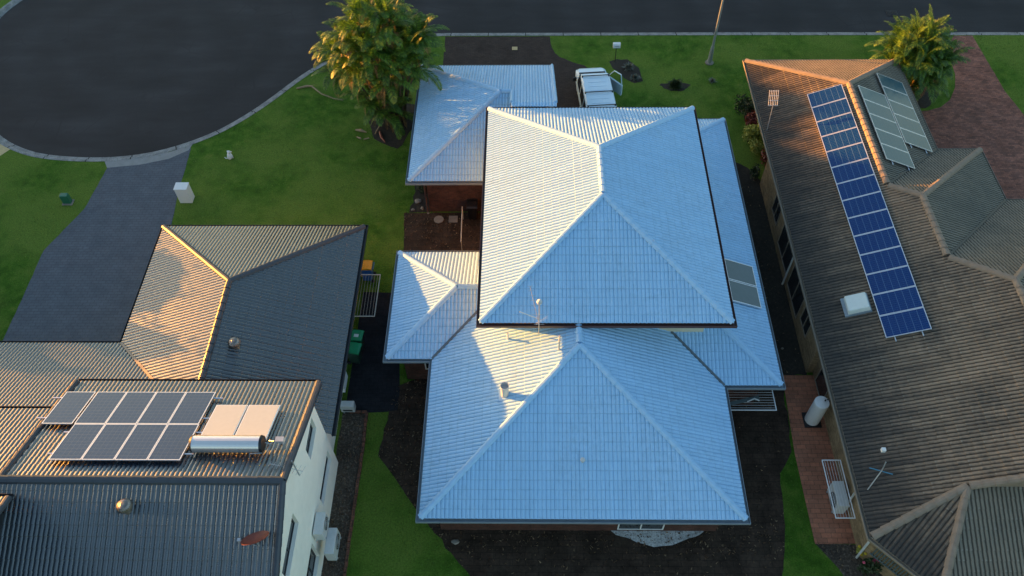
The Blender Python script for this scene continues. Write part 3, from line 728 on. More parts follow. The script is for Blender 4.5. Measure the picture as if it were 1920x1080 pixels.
# upper block
ux0, ux1, uyN, uyR, uz = -17.0, -7.75, 15.45, 10.6, 5.0; uzr = uz+S*(uyN-uyR); uyS = 5.75
u_roof = faces_obj('roof', [
    ([(ux0, uyN), (ux1, uyN), (ux1, uyR), (ux0, uyR)], (ux0, uyN), (0, -1), uz),
    ([(ux0, uyS), (ux1, uyS), (ux1, uyR), (ux0, uyR)], (ux0, uyS), (0, 1), uz),
    ([(-34, 14.08), (ux0, 14.08), (ux0, uyR), (-34, uyR)], (ux0, 14.08), (0, -1), 5.35),
    ([(-34, uyS), (ux0, uyS), (ux0, uyR), (-34, uyR)], (ux0, uyS), (0, 1), uz-.02)], M['dark_tile'], dh)
u_roof['label'] = 'upper gabled charcoal roof carrying the solar panels'
_C = []; _C.append(((-34, uyR, uzr), (ux1+.02, uyR, uzr), {'w': .15}))
_C.append(((ux1-.03, uyN, uz), (ux1-.03, uyR, uzr), {'w': .12})); _C.append(((ux1-.03, uyS, uz), (ux1-.03, uyR, uzr), {'w': .12}))
_C.append(((ux0+.03, uyN, uz), (ux0+.03, uyR, uzr), {'w': .12}))
caps(u_roof, M['dark_cap'], _C)
gu = MB(); gutter(gu, [(ux1, uyN), (ux0, uyN)], uz); gutter(gu, [(ux0, 14.08), (-34, 14.08)], 5.35); gutter(gu, [(-34, uyS), (ux1, uyS)], uz)
obj('gutter', gu, M['gutter_dark'], u_roof, world=True)
fb = MB(); fb.prism([(uyN, uz-.22), (uyR, uzr-.20), (uyS, uz-.22), (uyS, uz-.01), (uyR, uzr-.0), (uyN, uz-.01)], ux1+.0, ux1+.03, 'x')
obj('barge_board', fb, M['gutter_dark'], u_roof, world=True)
obj('barge_board', MB().prism([(uyN, uz-.22), (uyR, uzr-.20), (uyR, uzr-.0), (uyN, uz-.01)], ux0-.05, ux0-.02, 'x'), M['gutter_dark'], u_roof, world=True)
# raised block lower left
b_roof = faces_obj('roof', [([(-34, 9.98), (-16.3, 9.98), (-16.3, 5.2), (-34, 5.2)], (-16.3, 9.98), (0, -1), 7.1)], M['dark_tile'], dh); b_roof['label'] = 'small raised charcoal roof piece lit along its edge'
_C = []; _C.append(((-16.33, 9.98, 7.1), (-16.33, 5.2, 7.1+S*4.78), {'w': .12})); caps(b_roof, M['dark_cap'], _C)
gu = MB(); gutter(gu, [(-16.3, 9.98), (-34, 9.98)], 7.1); obj('gutter', gu, M['gutter_dark'], b_roof, world=True)
wl = MB()
wl.box(-16.8, -8.13, 14.9, 24.93, 0, 2.44).box(-33, -16.8, 14.0, 18.3, 0, 2.441).box(-33, -17.0, 6.2, 13.6, 0, 5.2)
wl.prism([(6.2, 0), (14.3, 0), (14.3, 5.0), (10.6, uzr-.3), (6.2, 4.8)], -16.85, -8.07, 'x')
OPEN = [(12.7, 14.0, 4.07, 4.93), (12.1, 14.1, 1.25, 2.0), (8.3, 10.3, 4.2, 5.1), (9.0, 10.35, .7, 2.1)]
def ztop(y): return 5.15+(uzr-.24-5.15)*(14.5-y)/(14.5-10.6) if y > 10.6 else uzr-.24-(uzr-.24-5.0)*(10.6-y)/(10.6-6.2)
ys_ = sorted(set([6.2, 10.6, 14.5]+[v for o_ in OPEN for v in o_[:2]]))
for ya_, yb_ in zip(ys_[:-1], ys_[1:]):
    cuts = sorted([(o_[2], o_[3]) for o_ in OPEN if o_[0] < yb_-1e-6 and o_[1] > ya_+1e-6]); z = -.1
    for c0, c1 in cuts: wl.box(-8.05, -7.85, ya_, yb_, z, c0); z = c1
    wl.prism([(ya_, z), (yb_, z), (yb_, ztop(yb_)), (ya_, ztop(ya_))], -8.05, -7.85, 'x')
obj('wall', wl, M['render_white'], dh, world=True)
for o_ in OPEN: window(dh, -8.02, 0, o_[0], o_[1], o_[2], o_[3], 'E', M['gutter_dark'], 2)
wd = MB().prism([(9.6, 5.5), (5.4, 5.5), (5.4, 8.9), (9.6, 7.1)], -33, -16.6, 'x'); obj('dark_wall', wd, M['gutter_dark'], dh, world=True)
sf = MB().box(nx0+.02, nx1-.02, 15.0, ny1-.02, 2.445, 2.465).box(-33.9, nx0, 14.5, 18.76, 2.446, 2.466).box(-33.9, ux0, 13.6, 14.06, 5.22, 5.24); obj('soffit', sf, M['render_white'], dh, world=True)
pb = MB().box(-8.13, -7.78, 17.35, 18.15, .9, 1.55); o = obj('meter_box', pb, M['white'], dh, world=True)

# ================================================================== BROWN HOUSE (right)
bh = thing('house', 'brown weathered tile house with tan brick walls along the photo right side', 'house', (16.6, 20, 0))
bx0, by1 = 12.4, 37.9
P1, P2, P3 = (16.65, 33.65), (16.65, 26.35), (17.75, 25.25)
P4, P5, P6 = (17.75, 21.70), (19.55, 19.90), (19.55, 11.87)
AP = (15.71, 11.87)
b1_roof = faces_obj('roof', [
    ([(bx0, 10.5), (bx0, by1), P1, P2, P3, P4, P5, P6, AP], (bx0, 10.5), (1, 0), zl),
    ([(bx0, 10.5), (14.35, 8.55), AP], (bx0, 10.5), (1, 1), zl)], M['brown_tile'], bh)
b1_roof['label'] = 'mould stained west slope of brown tiles'
b2_roof = faces_obj('roof', [
    ([(bx0, by1), (20.9, by1), P1], (bx0, by1), (0, -1), zl),
    ([(20.9, by1), (20.9, 30.6), P2, P1], (20.9, by1), (-1, 0), zl),
    ([(20.9, 30.6), (23.1, 30.6), P3, P2], (20.9, 30.6), (0, -1), zl),
    ([(23.1, 30.6), (23.1, 27.05), P4, P3], (23.1, 30.6), (-1, 0), zl),
    ([(23.1, 27.05), (26.7, 27.05), P5, P4], (23.1, 27.05), (0, -1), zl),
    ([(26.7, 27.05), (26.7, 11.87), P6, P5], (26.7, 27.05), (-1, 0), zl),
    ([(14.35, 8.55), (26.0, 8.55), (26.0, 11.87), AP], (14.35, 8.55), (0, 1), zl)], M['brown_tile2'], bh)
b2_roof['label'] = 'cleaner street side and rear slopes of grey brown tiles'
def zW(p): return zl+S*(p[0]-bx0)
_C = []
_C.append(((bx0, by1, zl), (*P1, zW(P1)), {'w': .15})); _C.append(((20.9, by1, zl), (*P1, zW(P1)), {'w': .15})); _C.append(((*P2, zW(P2)), (*P1, zW(P1)), {'w': .16})); _C.append(((*P2, zW(P2)), (*P3, zW(P3)), {'w': .15}))
_C.append(((23.1, 30.6, zl), (*P3, zW(P3)), {'w': .15})); _C.append(((*P4, zW(P4)), (*P3, zW(P3)), {'w': .16})); _C.append(((*P4, zW(P4)), (*P5, zW(P5)), {'w': .15}))
_C.append(((26.7, 27.05, zl), (*P5, zW(P5)), {'w': .15})); _C.append(((*P6, zW(P6)), (*P5, zW(P5)), {'w': .16}))
_C.append(((bx0, 10.5, zl), (*AP, zW(AP)), {'w': .15})); _C.append(((14.35, 8.55, zl), (*AP, zW(AP)), {'w': .15})); _C.append(((*AP, zW(AP)), (*P6, zW(P6)), {'w': .15}))
caps(b1_roof, M['brown_cap'], _C)
gw_ = MB().prism([(AP[0], zW(AP)-.05), (P6[0], zW(P6)-.02), (P6[0], 3.9), (AP[0], 3.85)], 11.84, 11.90, 'y'); obj('gable_wall', gw_, M['brown_cap'], b2_roof, world=True)
valley(b2_roof, M['gutter_dark'], (20.9, 30.6, zl), (*P2, zW(P2)), .05); valley(b2_roof, M['gutter_dark'], (23.1, 27.05, zl), (*P4, zW(P4)), .05)
gu = MB(); gutter(gu, [(20.9, 30.7), (20.9, by1), (bx0, by1), (bx0, 10.5), (14.35, 8.55), (26, 8.55)], zl, w=.10); gutter(gu, [(23.1, 27.1), (23.1, 30.6), (21, 30.6)], zl); gutter(gu, [(26.7, 11.9), (26.7, 27.05), (23.2, 27.05)], zl)
obj('gutter', gu, M['gutter_tan'], b1_roof, world=True)
wl = MB(); wl.box(12.56, 22.4, 18.95, 30.72, 0, 2.44).box(12.86, 25.9, 10.7, 18.95, 0, 2.441).box(13.7, 20.3, 30.72, 37.3, 0, 2.442)
wl.prism([(12.86, 10.7), (13.0, 10.55), (14.6, 8.95), (25.5, 8.95), (25.5, 10.7)], 0, 2.443)
obj('wall', wl, M['brick_tan'], bh, world=True)
sf = MB().box(bx0+.02, 20.88, 10.6, by1-.02, 2.446, 2.466).box(20.9, 23.08, 12, 30.58, 2.447, 2.467); obj('soffit', sf, M['cream'], bh, world=True)
for y0, y1, z0, z1 in ((27.0, 28.2, .8, 2.2), (24.0, 26.2, .5, 2.3), (21.6, 23.7, .4, 2.3), (20.2, 21.3, .9, 2.2)):
    window(bh, 12.56, 0, y0, y1, z0, z1, 'W', M['gutter_tan'], 2)
window(bh, 12.86, 0, 17.3, 18.5, .1, 2.1, 'W', M['gutter_tan'])
lg = MB()
Mx = Matrix.Translation((13.55, 9.98, 0))@Matrix.Rotation(R(-45), 4, 'Z')
for i in range(14): lg.box(-.75+i*.11, -.70+i*.11, -.06, -.03, .9, 1.9, Mx)
lg.box(-.8, .85, -.07, -.02, .85, .9, Mx).box(-.8, .85, -.07, -.02, 1.9, 1.96, Mx)
obj('louvre_screen', lg, M['collector'], bh, world=True)
for pts in ([(12.5, 24.05, 2.42), (12.5, 24.05, 2.3), (12.45, 23.9, 2.2), (12.45, 23.9, .05)], [(12.8, 10.75, 2.42), (12.7, 10.7, 2.2), (12.75, 10.62, .05)], [(12.78, 12.9, 2.42), (12.75, 12.7, 2.1), (12.75, 12.6, .05)]):
    obj('downpipe', MB().tube(pts, .045), M['offwhite'], bh, world=True)

# ================================================================== ROOF FITTINGS
def orient(P0, along, up2, z0):
    """matrix of a panel frame lying on a roof plane: x=along eave, y=up slope, z=normal"""
    up3 = Vector((up2[0], up2[1], S)).normalized(); al = Vector((along[0], along[1], 0)).normalized(); n = al.cross(up3)
    if n.z < 0: al = -al; n = al.cross(up3)
    m = Matrix((al, up3, n)).transposed().to_4x4(); m.translation = Vector((P0[0], P0[1], z0)); return m
ORD = ['first', 'second', 'third', 'fourth', 'fifth', 'sixth', 'seventh', 'eighth', 'ninth', 'tenth', 'eleventh', 'twelfth', 'thirteenth', 'fourteenth']
cs = math.cos(math.atan(S))
def array(name, label, cat, loc, group=None): return thing(name, label, cat, loc, group=group)
def sub_panel(parent, mtx, w, h, cell, name='solar_panel', th=.045, border=.028):
    """one framed panel parented to its array; vertices are in the panel's own frame"""
    f = MB(); b = border
    f.box(-w/2, w/2, -h/2, -h/2+b, 0, th).box(-w/2, w/2, h/2-b, h/2, 0, th).box(-w/2, -w/2+b, -h/2+b, h/2-b, 0, th).box(w/2-b, w/2, -h/2+b, h/2-b, 0, th)
    f.box(-w/2+b, w/2-b, -h/2+b, h/2-b, th-.03, th-.012)
    m2 = Matrix.Translation(-parent.location)@mtx
    o = obj(name, f, M['alu'], parent); o.matrix_local = m2
    c = MB(); z = th-.006
    c.quad((-w/2+b, -h/2+b, z), (w/2-b, -h/2+b, z), (w/2-b, h/2-b, z), (-w/2+b, h/2-b, z))
    obj('glass', c, cell, o); return o
a1 = array('solar_array', 'long single strip of fourteen deep blue solar panels on the mouldy brown slope', 'solar panels', (15.48, 26, zW((15.48, 0))))
for i in range(14):
    y = 33.60-1.0895*(i+.5); x = 15.48
    sub_panel(a1, orient((x, y), (0, 1), (1, 0), zW((x, y))+.14), 1.07, 1.585/cs, M['pv_blue'])
for x in (15.0, 15.95): obj('mounting_rail', MB().box(x-.02, x+.02, 18.15, 33.7, zW((x, 0))+.085, zW((x, 0))+.125), M['alu'], a1, world=True)
def zE1(x): return zl+S*(20.9-x)
for col, (xa, ya_) in enumerate(((17.87, 33.52), (19.55, 35.42))):
    a2 = array('solar_array', ('row of five dull teal solar panels right beside the brown ridge' if col == 0 else 'row of five dull teal solar panels nearer the palm and brick driveway'), 'solar panels', (xa, ya_-2.7, zE1(xa)))
    for i in range(5): sub_panel(a2, orient((xa, ya_-1.085*(i+.5)), (0, 1), (-1, 0), zE1(xa)+.15), 1.065, 1.60/cs, M['pv_teal'])
    for x in (xa-.45, xa+.45): obj('mounting_rail', MB().box(x-.02, x+.02, ya_-5.6, ya_+.05, zE1(x)+.09, zE1(x)+.13), M['alu'], a2, world=True)
def zN2(y): return uz+S*(uyN-y)
a3 = array('solar_array', 'greyish array of nine solar panels in two staggered rows on the charcoal gable roof', 'solar panels', (-13.7, 13, zN2(13)))
for row, (yc, xs_, n) in enumerate(((13.83, -16.80, 5), (12.15, -15.68, 4))):
    for i in range(n):
        sub_panel(a3, orient((xs_+1.093*(i+.5)-(.06 if row == 0 and i == 0 else 0), yc), (1, 0), (0, -1), zN2(yc)+.20), 1.075, 1.66/cs, M['pv_grey'])
for i, y in enumerate((14.4, 13.35, 12.65, 11.65)):
    obj('mounting_rail', MB().box(-17.25 if i < 2 else -15.9, -11.0, y-.02, y+.02, zN2(y)+.13, zN2(y)+.185), M['alu'], a3, world=True)
a4 = array('solar_collector_pair', 'pair of dull grey solar collectors on the pale east side roof', 'solar collectors', (9.48, 21.6, zl+S*(ex-9.48)))
for yc in (22.2, 21.02): sub_panel(a4, orient((9.48, yc), (0, 1), (-1, 0), zl+S*(ex-9.48)+.10), 1.13, 1.38/cs, M['collector'], 'collector', .07, .03)
# solar water heater
wh = thing('solar_water_heater', 'solar water heater with two frosted collectors and a polished horizontal tank', 'water heater', (-9.95, 12.1, zN2(12.1)))
for i, xc in enumerate((-10.50, -9.33)):
    f = MB(); g_ = MB(); m4 = orient((xc, 13.1), (1, 0), (0, -1), zN2(13.1)+.16)
    w_, h_ = 1.13, 1.72/cs
    f.box(-w_/2, w_/2, -h_/2, h_/2, 0, .08, m4); g_.box(-w_/2+.03, w_/2-.03, -h_/2+.03, h_/2-.03, .081, .088, m4)
    c_ = obj('collector', f, M['alu'], wh, world=True); obj('glass', g_, M['collector_warm'], c_, world=True)
tz = zN2(11.9)+.42
tk = MB().cyl((-11.02, 11.95, tz), (-8.78, 11.95, tz), .29, n=28); obj('tank', tk, M['tank_steel'], wh, world=True, smooth=False)
obj('end_cap', MB().cyl((-8.78, 11.95, tz), (-8.70, 11.95, tz), .30, .27, n=28), M['black'], wh, world=True); obj('end_cap', MB().cyl((-11.02, 11.95, tz), (-11.10, 11.95, tz), .30, .27, n=28), M['black'], wh, world=True)
pp = MB().tube([(-8.62, 11.95, tz+.1), (-8.45, 11.9, tz+.1), (-8.40, 12.1, tz-.1), (-8.62, 12.2, tz-.25)], .018).tube([(-8.7, 11.63, tz-.02), (-9.1, 11.60, tz-.02), (-9.15, 11.5, tz-.25)], .018).box(-11.2, -8.6, 11.6, 11.68, tz-.36, tz-.30)
obj('pipework', pp, M['steel'], wh, world=True)
ib = thing('isolator_box', 'small grey electrical box on a stalk beside the polished tank', 'electrical box', (-8.25, 12.2, zN2(12.2)))
obj('box', MB().box(-.14, .14, -.09, .09, .28, .42), M['offwhite'], ib); obj('stalk', MB().tube([(0, 0, 0), (0, 0, .28)], .02), M['steel'], ib)
# whirlybird vents
def whirly(loc, label):
    t = thing('roof_ventilator', label, 'roof ventilator', loc, group='spinning roof ventilators')
    obj('base', MB().cyl((0, 0, -.25), (0, 0, .10), .17, .15, n=20), M['copper_vent'], t)
    n = 22; b_ = MB()
    for i in range(n):
        a0 = 2*math.pi*i/n; pts = []
        for j in range(7):
            ph = math.pi*(.06+.80*j/6); r = .24*math.sin(ph)**.8; z = .28-.17*math.cos(math.pi-ph)*-1
            z = .27+.17*math.cos(ph); a = a0+.35*math.sin(ph)
            pts.append((r, a, z))
        V = []
        for r, a, z in pts: V += [(r*math.cos(a), r*math.sin(a), z), ((r+.012)*math.cos(a+.26), (r+.012)*math.sin(a+.26), z)]
        b_.add(V, [(2*j, 2*j+1, 2*j+3, 2*j+2) for j in range(6)])
    b_.cyl((0, 0, .42), (0, 0, .45), .09, .05, n=16)
    obj('turbine', b_, M['copper_vent'], t)
    obj('core', MB().cyl((0, 0, .08), (0, 0, .40), .12, n=12), M['black'], t)
    return t
whirly((-11.62, 17.55, zl+S*(nx1+11.62)), 'metal spinning ventilator on the charcoal shaded slope near the gold lit one')
whirly((-12.66, 9.76, 6.70), 'metal spinning ventilator on the charcoal slope in the photo lower left')

# satellite dish
sd = thing('satellite_dish', 'oval rusty brown satellite dish on the lower left charcoal slope', 'satellite dish', (-8.35, 8.75, 6.25))
m4 = Matrix.Translation((0, 0, .45))@Matrix.Rotation(R(20), 4, 'Z')@Matrix.Rotation(R(-38), 4, 'X')
d = MB(); pr = []
for j in range(6): r = .40*j/5+.001; pr.append((r, .12*(r/.40)**2))
V = []; n = 24
for r, z in pr:
    for i in range(n): V.append(m4@Vector((r*1.12*math.cos(2*math.pi*i/n), r*.85*math.sin(2*math.pi*i/n), z)))
d.add(V, [(k*n+i, k*n+(i+1) % n, (k+1)*n+(i+1) % n, (k+1)*n+i) for k in range(5) for i in range(n)]); o = obj('dish', d, M['rust'], sd)
md = o.modifiers.new('s', 'SOLIDIFY'); md.thickness = .015
obj('mast', MB().tube([(0, 0, -.25), (0, 0, .4)], .025), M['steel'], sd)
obj('feed_arm', MB().tube([(0, -.1, .35), (-.55, .05, .42)], .015).box(-.6, -.5, 0, .1, .38, .46), M['steel'], sd)
# flue and pipe vents
fv = thing('flue', 'short fat flue pipe with open top on the lit pale slope', 'flue', (-.80, 15.56, 3.80))
fb_ = MB().lathe([(.15, -.15), (.15, .62), (.17, .63), (.17, .78), (.155, .78), (.14, .60)], 24); obj('pipe', fb_, M['offwhite'], fv)
obj('flashing', MB().box(-.24, .24, -.26, .26, -.12, .06), M['white_cap'], fv)
pv = thing('vent_pipe', 'thin tall vent pipe beside the ridge on the lit pale slope', 'vent pipe', (1.30, 17.07, 4.64))
obj('pipe', MB().tube([(0, 0, -.1), (0, 0, 1.1)], .035), M['pipe'], pv); obj('flashing', MB().box(-.13, .13, -.13, .13, -.06, .07), M['white_cap'], pv)
pv = thing('vent_pipe', 'stubby vent pipe beneath the overhanging upper eave', 'vent pipe', (-.72, 18.12, 3.9))
obj('pipe', MB().tube([(0, 0, -.1), (0, 0, .45)], .045), M['white'], pv)
pv = thing('roof_spinner', 'tiny cowl vent in the middle of the rear pale slope', 'vent', (2.12, 13.01, 3.37))
obj('cowl', MB().lathe([(.05, 0), (.05, .12), (.09, .13), (.09, .19), (.03, .22)], 12).tube([(-.1, 0, .16), (.1, 0, .16)], .012), M['offwhite'], pv)
def yagi(loc, rz, label, cat='antenna', h=1.5, ball=False, boom=1.2, elems=9, tilt=0.0, second=True):
    t = thing('tv_antenna', label, cat, loc, rz)
    obj('mast', MB().tube([(0, 0, 0), (0, 0, h)], .022), M['steel'], t)
    b_ = MB(); zt = h*.55
    b_.tube([(0, -.25, zt-.1), (-.35, boom*.85, zt+.55+tilt)], .012)
    for i in range(elems):
        f = i/(elems-1); p = Vector((0, -.25, zt-.1)).lerp(Vector((-.35, boom*.85, zt+.55+tilt)), f); L = .20-.10*f
        b_.tube([p+Vector((-L, 0, 0)), p+Vector((L, 0, 0))], .006, 6)
    obj('boom', b_, M['steel'], t)
    if second:
        c = MB(); c.tube([(0, 0, zt-.1), (-.75, .1, zt+.25)], .02)
        for z in (zt-.35, zt-.25): c.tube([(-.12, -.1, z), (.32, .15, z+.1)], .006, 6)
        obj('side_arm', c, M['white'], t)
    if ball: obj('dome', MB().lathe([(.005, h-.02), (.09, h+.02), (.11, h+.09), (.09, h+.16), (.005, h+.2)], 16), M['offwhite'], t, smooth=True)
    return t
yagi((.52, 17.88, 4.65), 0, 'television antenna with a round white dome in front of the upper pale roof', h=2.05, ball=True, boom=1.3)
yagi((-7.62, 11.3, 5.9), R(70), 'thin antenna clamped to the gable edge above the white wall', h=1.1, boom=.7, second=False)
an = thing('tv_antenna', 'flat grid antenna standing on the brown roof edge above the garden', 'antenna', (12.55, 32.0, 2.6))
obj('mast', MB().tube([(0, 0, 0), (0.02, .3, 1.7)], .022), M['steel'], an)
gq = MB()
for i in range(6): gq.tube([(-.20+i*.09, .3, 1.45), (-.20+i*.09, .75, 2.05)], .010, 6)
for j in range(4): gq.tube([(-.22, .3+.14*j, 1.45+.19*j), (.28, .3+.14*j, 1.45+.19*j)], .010, 6)
obj('grid', gq, M['alu'], an)
an = thing('tv_antenna', 'low antenna with a blue cross arm on the brown roof beside the white air conditioner', 'antenna', (13.05, 12.65, 2.8))
obj('mast', MB().tube([(-.35, -.4, -.1), (0, 0, .7), (.05, .15, 1.1)], .02), M['steel'], an)
bb = MB().box(-.42, .40, -.014, .014, .63, .66, Matrix.Rotation(R(-18), 4, 'Z')); obj('cross_arm', bb, M['tarp_blue'], an)
obj('head', MB().box(.0, .14, .55, .68, 1.05, 1.2), M['white'], an)
# skylight
sk = thing('skylight', 'milky white square skylight dome on the brown mouldy slope', 'skylight', (14.1, 20.25, zW((14.1, 0))))
m4 = orient((0, 0), (0, 1), (1, 0), 0.03)
o = obj('dome', MB().box(-.44, .44, -.46, .48, .10, .36, m4, taper=(.05, .05)), M['skylight'], sk); bevel(o, .05, 3)
obj('kerb_frame', MB().box(-.47, .47, -.58, .50, 0, .10, m4), M['gutter_blue'], sk)

# ================================================================== WALL AND YARD FITTINGS
def ac_unit(loc, rz, label, w=.9, d=.36, h=.72, group='outdoor air conditioner units'):
    t = thing('air_conditioner', label, 'air conditioner', loc, rz, group)
    o = obj('casing', MB().box(-w/2, w/2, -d/2, d/2, .08, .08+h), M['offwhite'], t); bevel(o, .02)
    gr_ = MB().cyl((-.1, d/2, .08+h/2), (-.1, d/2+.015, .08+h/2), h*.40, n=24); gq = obj('fan_grille', gr_, M['black'], t)
    rg = MB()
    for k in range(4):
        r = h*.40*(k+1)/4
        rg.tube([(-.1+r*math.cos(a), d/2+.02, .08+h/2+r*math.sin(a)) for a in np.linspace(0, 2*math.pi, 17)], .005, 5)
    obj('guard', rg, M['offwhite'], gq)
    obj('louvre', MB().box(-w/2+.1, w/2-.1, -d/2-.012, -d/2+.005, .2, .3), M['black'], t)
    obj('foot', MB().box(-w/2+.08, -w/2+.14, -d/2-.02, d/2+.02, 0, .08).box(w/2-.14, w/2-.08, -d/2-.02, d/2+.02, 0, .08), M['steel'], t)
    return t
ac_unit((-7.62, 10.98, 1.7), R(-90), 'air conditioner on the white wall, further one of the overlapping pair', w=.85, h=.62)
ac_unit((-7.30, 10.62, 0.75), R(-90), 'air conditioner low on the white wall, nearer and larger of the overlapping pair', w=1.0, h=.75)
ac_unit((12.42, 12.85, 0.05), R(90), 'white air conditioner standing inside the folded frame beside the tan brick wall', w=1.05, d=.42, h=.8)
ac_unit((-7.72, 16.98, 0.0), R(0), 'pale box unit with round fan at the end of the dark side path', w=.6, d=.3, h=.5)
def clothesline(loc, lx, ly, z, label, m, n=6, along='y'):
    t = thing('clothesline', label, 'clothesline', loc, group='wall mounted folding clotheslines')
    f = MB().box(0, lx, 0, .035, z, z+.035).box(0, lx, ly-.035, ly, z, z+.035).box(0, .035, .035, ly-.035, z, z+.035).box(lx-.035, lx, .035, ly-.035, z, z+.035)
    obj('frame', f, m, t)
    l = MB()
    for i in range(1, n+1):
        if along == 'y': x = lx*i/(n+1); l.tube([(x, .02, z+.02), (x, ly-.02, z+.02)], .006, 5)
        else: y = ly*i/(n+1); l.tube([(.02, y, z+.02), (lx-.02, y, z+.02)], .006, 5)
    obj('lines', l, m, t)
    return t
clothesline((-7.9, 20.92, 0), 1.08, 2.43, 1.5, 'dark framed clothesline over the side path beside the green lidded bins', M['pipe'], 7)
clothesline((8.1, 16.19, 0), 2.28, 1.1, 1.5, 'white clothesline under the pale roof corner with a blue grey board on it', M['white'], 8, 'x')
clothesline((11.73, 11.6, 0), .75, 2.4, 1.5, 'white clothesline beside the tan brick wall over the red bricks', M['white'], 6)
bd = thing('board', 'blue grey timber board leaning across the white clothesline', 'board', (9.0, 16.6, 1.2))
obj('plank', MB().box(-.75, .75, -.08, .08, .36, .40, Matrix.Rotation(R(14), 4, 'Z')), M['collector'], bd)
obj('scrap', MB().tube([(.2, -.05, .42), (.5, .05, .5), (.7, 0, .42)], .03), M['offwhite'], bd)
def bin_(loc, rz, label, body, lid, group=None, sticker=False):
    t = thing('wheelie_bin', label, 'bin', loc, rz, group)
    o = obj('body', MB().box(-.24, .24, -.27, .27, .06, .95).box(-.27, .27, -.31, .30, .93, .98), body, t)
    for v in o.data.vertices:
        if v.co.z < .1: v.co.x *= .8; v.co.y *= .78
    o = obj('lid', MB().prism([(-.34, .985), (.30, .985), (.31, 1.02), (.1, 1.07), (-.25, 1.06), (-.34, 1.02)], -.28, .28, 'x'), lid, t); bevel(o, .02)
    obj('handle', MB().tube([(-.2, .33, .97), (-.2, .38, .99), (.2, .38, .99), (.2, .33, .97)], .018), body, t)
    for s in (-1, 1): obj('wheel', MB().cyl((s*.22, .25, .1), (s*.27, .25, .1), .1, n=16), M['rubber'], t)
    if sticker: obj('sticker', MB().box(-.10, .06, -.16, .05, 1.066, 1.071), M['white'], t)
    return t
bin_((-7.70, 20.22, 0), R(85), 'green lidded wheelie bin with a white sticker beside the charcoal house', M['bin_body'], M['bin_green'], 'green lidded bins', True)
bin_((-7.72, 19.55, 0), R(80), 'plain green lidded wheelie bin without sticker beside the charcoal house', M['bin_body'], M['bin_green'], 'green lidded bins')
bin_((-7.72, 24.3, 0), R(-90), 'blue wheelie bin with orange yellow lid at the lawn edge', M['bin_blue'], M['bin_yellow'])
bin_((-2.75, 28.35, 0), R(0), 'black wheelie bin against the red brick garage wall', M['black'], M['black'])
rl = thing('fence_rail', 'thin pale rail running across the dark courtyard paving', 'rail', (-3.25, 27, 0))
obj('rail', MB().tube([(0, 1.25, .9), (.05, -1.1, .9)], .025).tube([(0, 1.2, 0), (0, 1.2, .9)], .02).tube([(.05, -1.0, 0), (.05, -1.0, .9)], .02), M['pipe'], rl)
for x, y, s, l in ((-4.52, 28.15, .52, 'round pale stepping slab on the courtyard paving'), (-3.77, 28.17, .46, 'square pale stepping slab beside the black bin')):
    q = MB()
    if s > .5: q.cyl((0, 0, 0), (0, 0, .05), s/2, n=14)
    else: q.box(-s/2, s/2, -s/2, s/2, 0, .05)
    o = obj('paving_slab', q, M['stone']); o.location = (x, y, .01); tag(o, l, 'slab'); bevel(o, .01)
ht = thing('hot_water_tank', 'upright white cylindrical hot water tank by the tan brick wall', 'water tank', (12.30, 16.55, 0))
obj('tank', MB().lathe([(.30, .06), (.31, .08), (.31, 1.55), (.29, 1.60), (.02, 1.64)], 28), M['white'], ht, smooth=False)
obj('base', MB().box(-.36, .36, -.36, .36, 0, .06), M['black'], ht)
obj('pipe', MB().tube([(.2, .1, 1.62), (.35, .1, 1.7), (.42, .1, .9), (.42, .1, .1)], .02).cyl((.12, .05, 1.62), (.12, .05, 1.68), .03), M['black'], ht)
# service pillars, statue, letterbox, post
t = thing('service_pillar', 'white service pillar box standing on the lawn by the blue grey driveway', 'utility box', (-18.08, 29.62, 0))
o = obj('cabinet', MB().box(-.33, .33, -.25, .25, 0, 1.0), M['white'], t); bevel(o, .015)
o = obj('lid', MB().box(-.35, .35, -.27, .27, 1.0, 1.05), M['white'], t); bevel(o, .01)
t = thing('service_pillar', 'small green service pillar on the far left lawn', 'utility box', (-24.45, 29.42, 0))
o = obj('cabinet', MB().box(-.21, .21, -.14, .14, 0.05, .62), M['pillar_green'], t); bevel(o, .03); obj('plinth', MB().box(-.27, .27, -.2, .2, 0, .05), M['stone'], t)
dg = thing('dog_statue', 'tiny white sitting dog ornament alone on the lawn', 'ornament', (-16.5, 32.8, 0), R(30))
dgm = MB().lathe([(.02, 0), (.13, .01), (.15, .10), (.12, .22), (.09, .32), (.06, .36), (.01, .38)], 14)
dgm.lathe([(.01, .33), (.07, .35), (.095, .42), (.08, .49), (.04, .53), (.005, .54)], 12, (.04, 0, 0)).tube([(.09, 0, .42), (.19, 0, .40)], [.05, .03], 8)
for s in (-1, 1): dgm.tube([(.10, s*.06, .25), (.14, s*.06, .12), (.15, s*.06, 0)], [.04, .03, .035], 8); dgm.tube([(.0, s*.07, .5), (-.03, s*.1, .42)], [.03, .02], 6)
dgm.tube([(-.12, 0, .05), (-.22, .04, .06), (-.26, .1, .12)], [.03, .025, .015], 6)
obj('body', dgm, M['white'], dg, smooth=True)
lb = thing('letterbox', 'pale letterbox on a thin dark post in the front lawn', 'letterbox', (5.51, 41.25, 0))
obj('post', MB().tube([(0, 0, 0), (0, 0, 1.12)], .022), M['black'], lb)
o = obj('box', MB().prism([(-.16, 0), (.16, 0), (.16, .18), (.10, .25), (-.10, .25), (-.16, .18)], -.22, .22, 'x'), M['white'], lb); o.location = (0, 0, 1.1); bevel(o, .01)
obj('slot', MB().box(-.12, .12, -.165, -.158, 1.24, 1.26), M['black'], lb)
lp = thing('street_lamp', 'tall galvanised street lamp post rising from the front lawn', 'street lamp', (11.29, 41.1, 0))
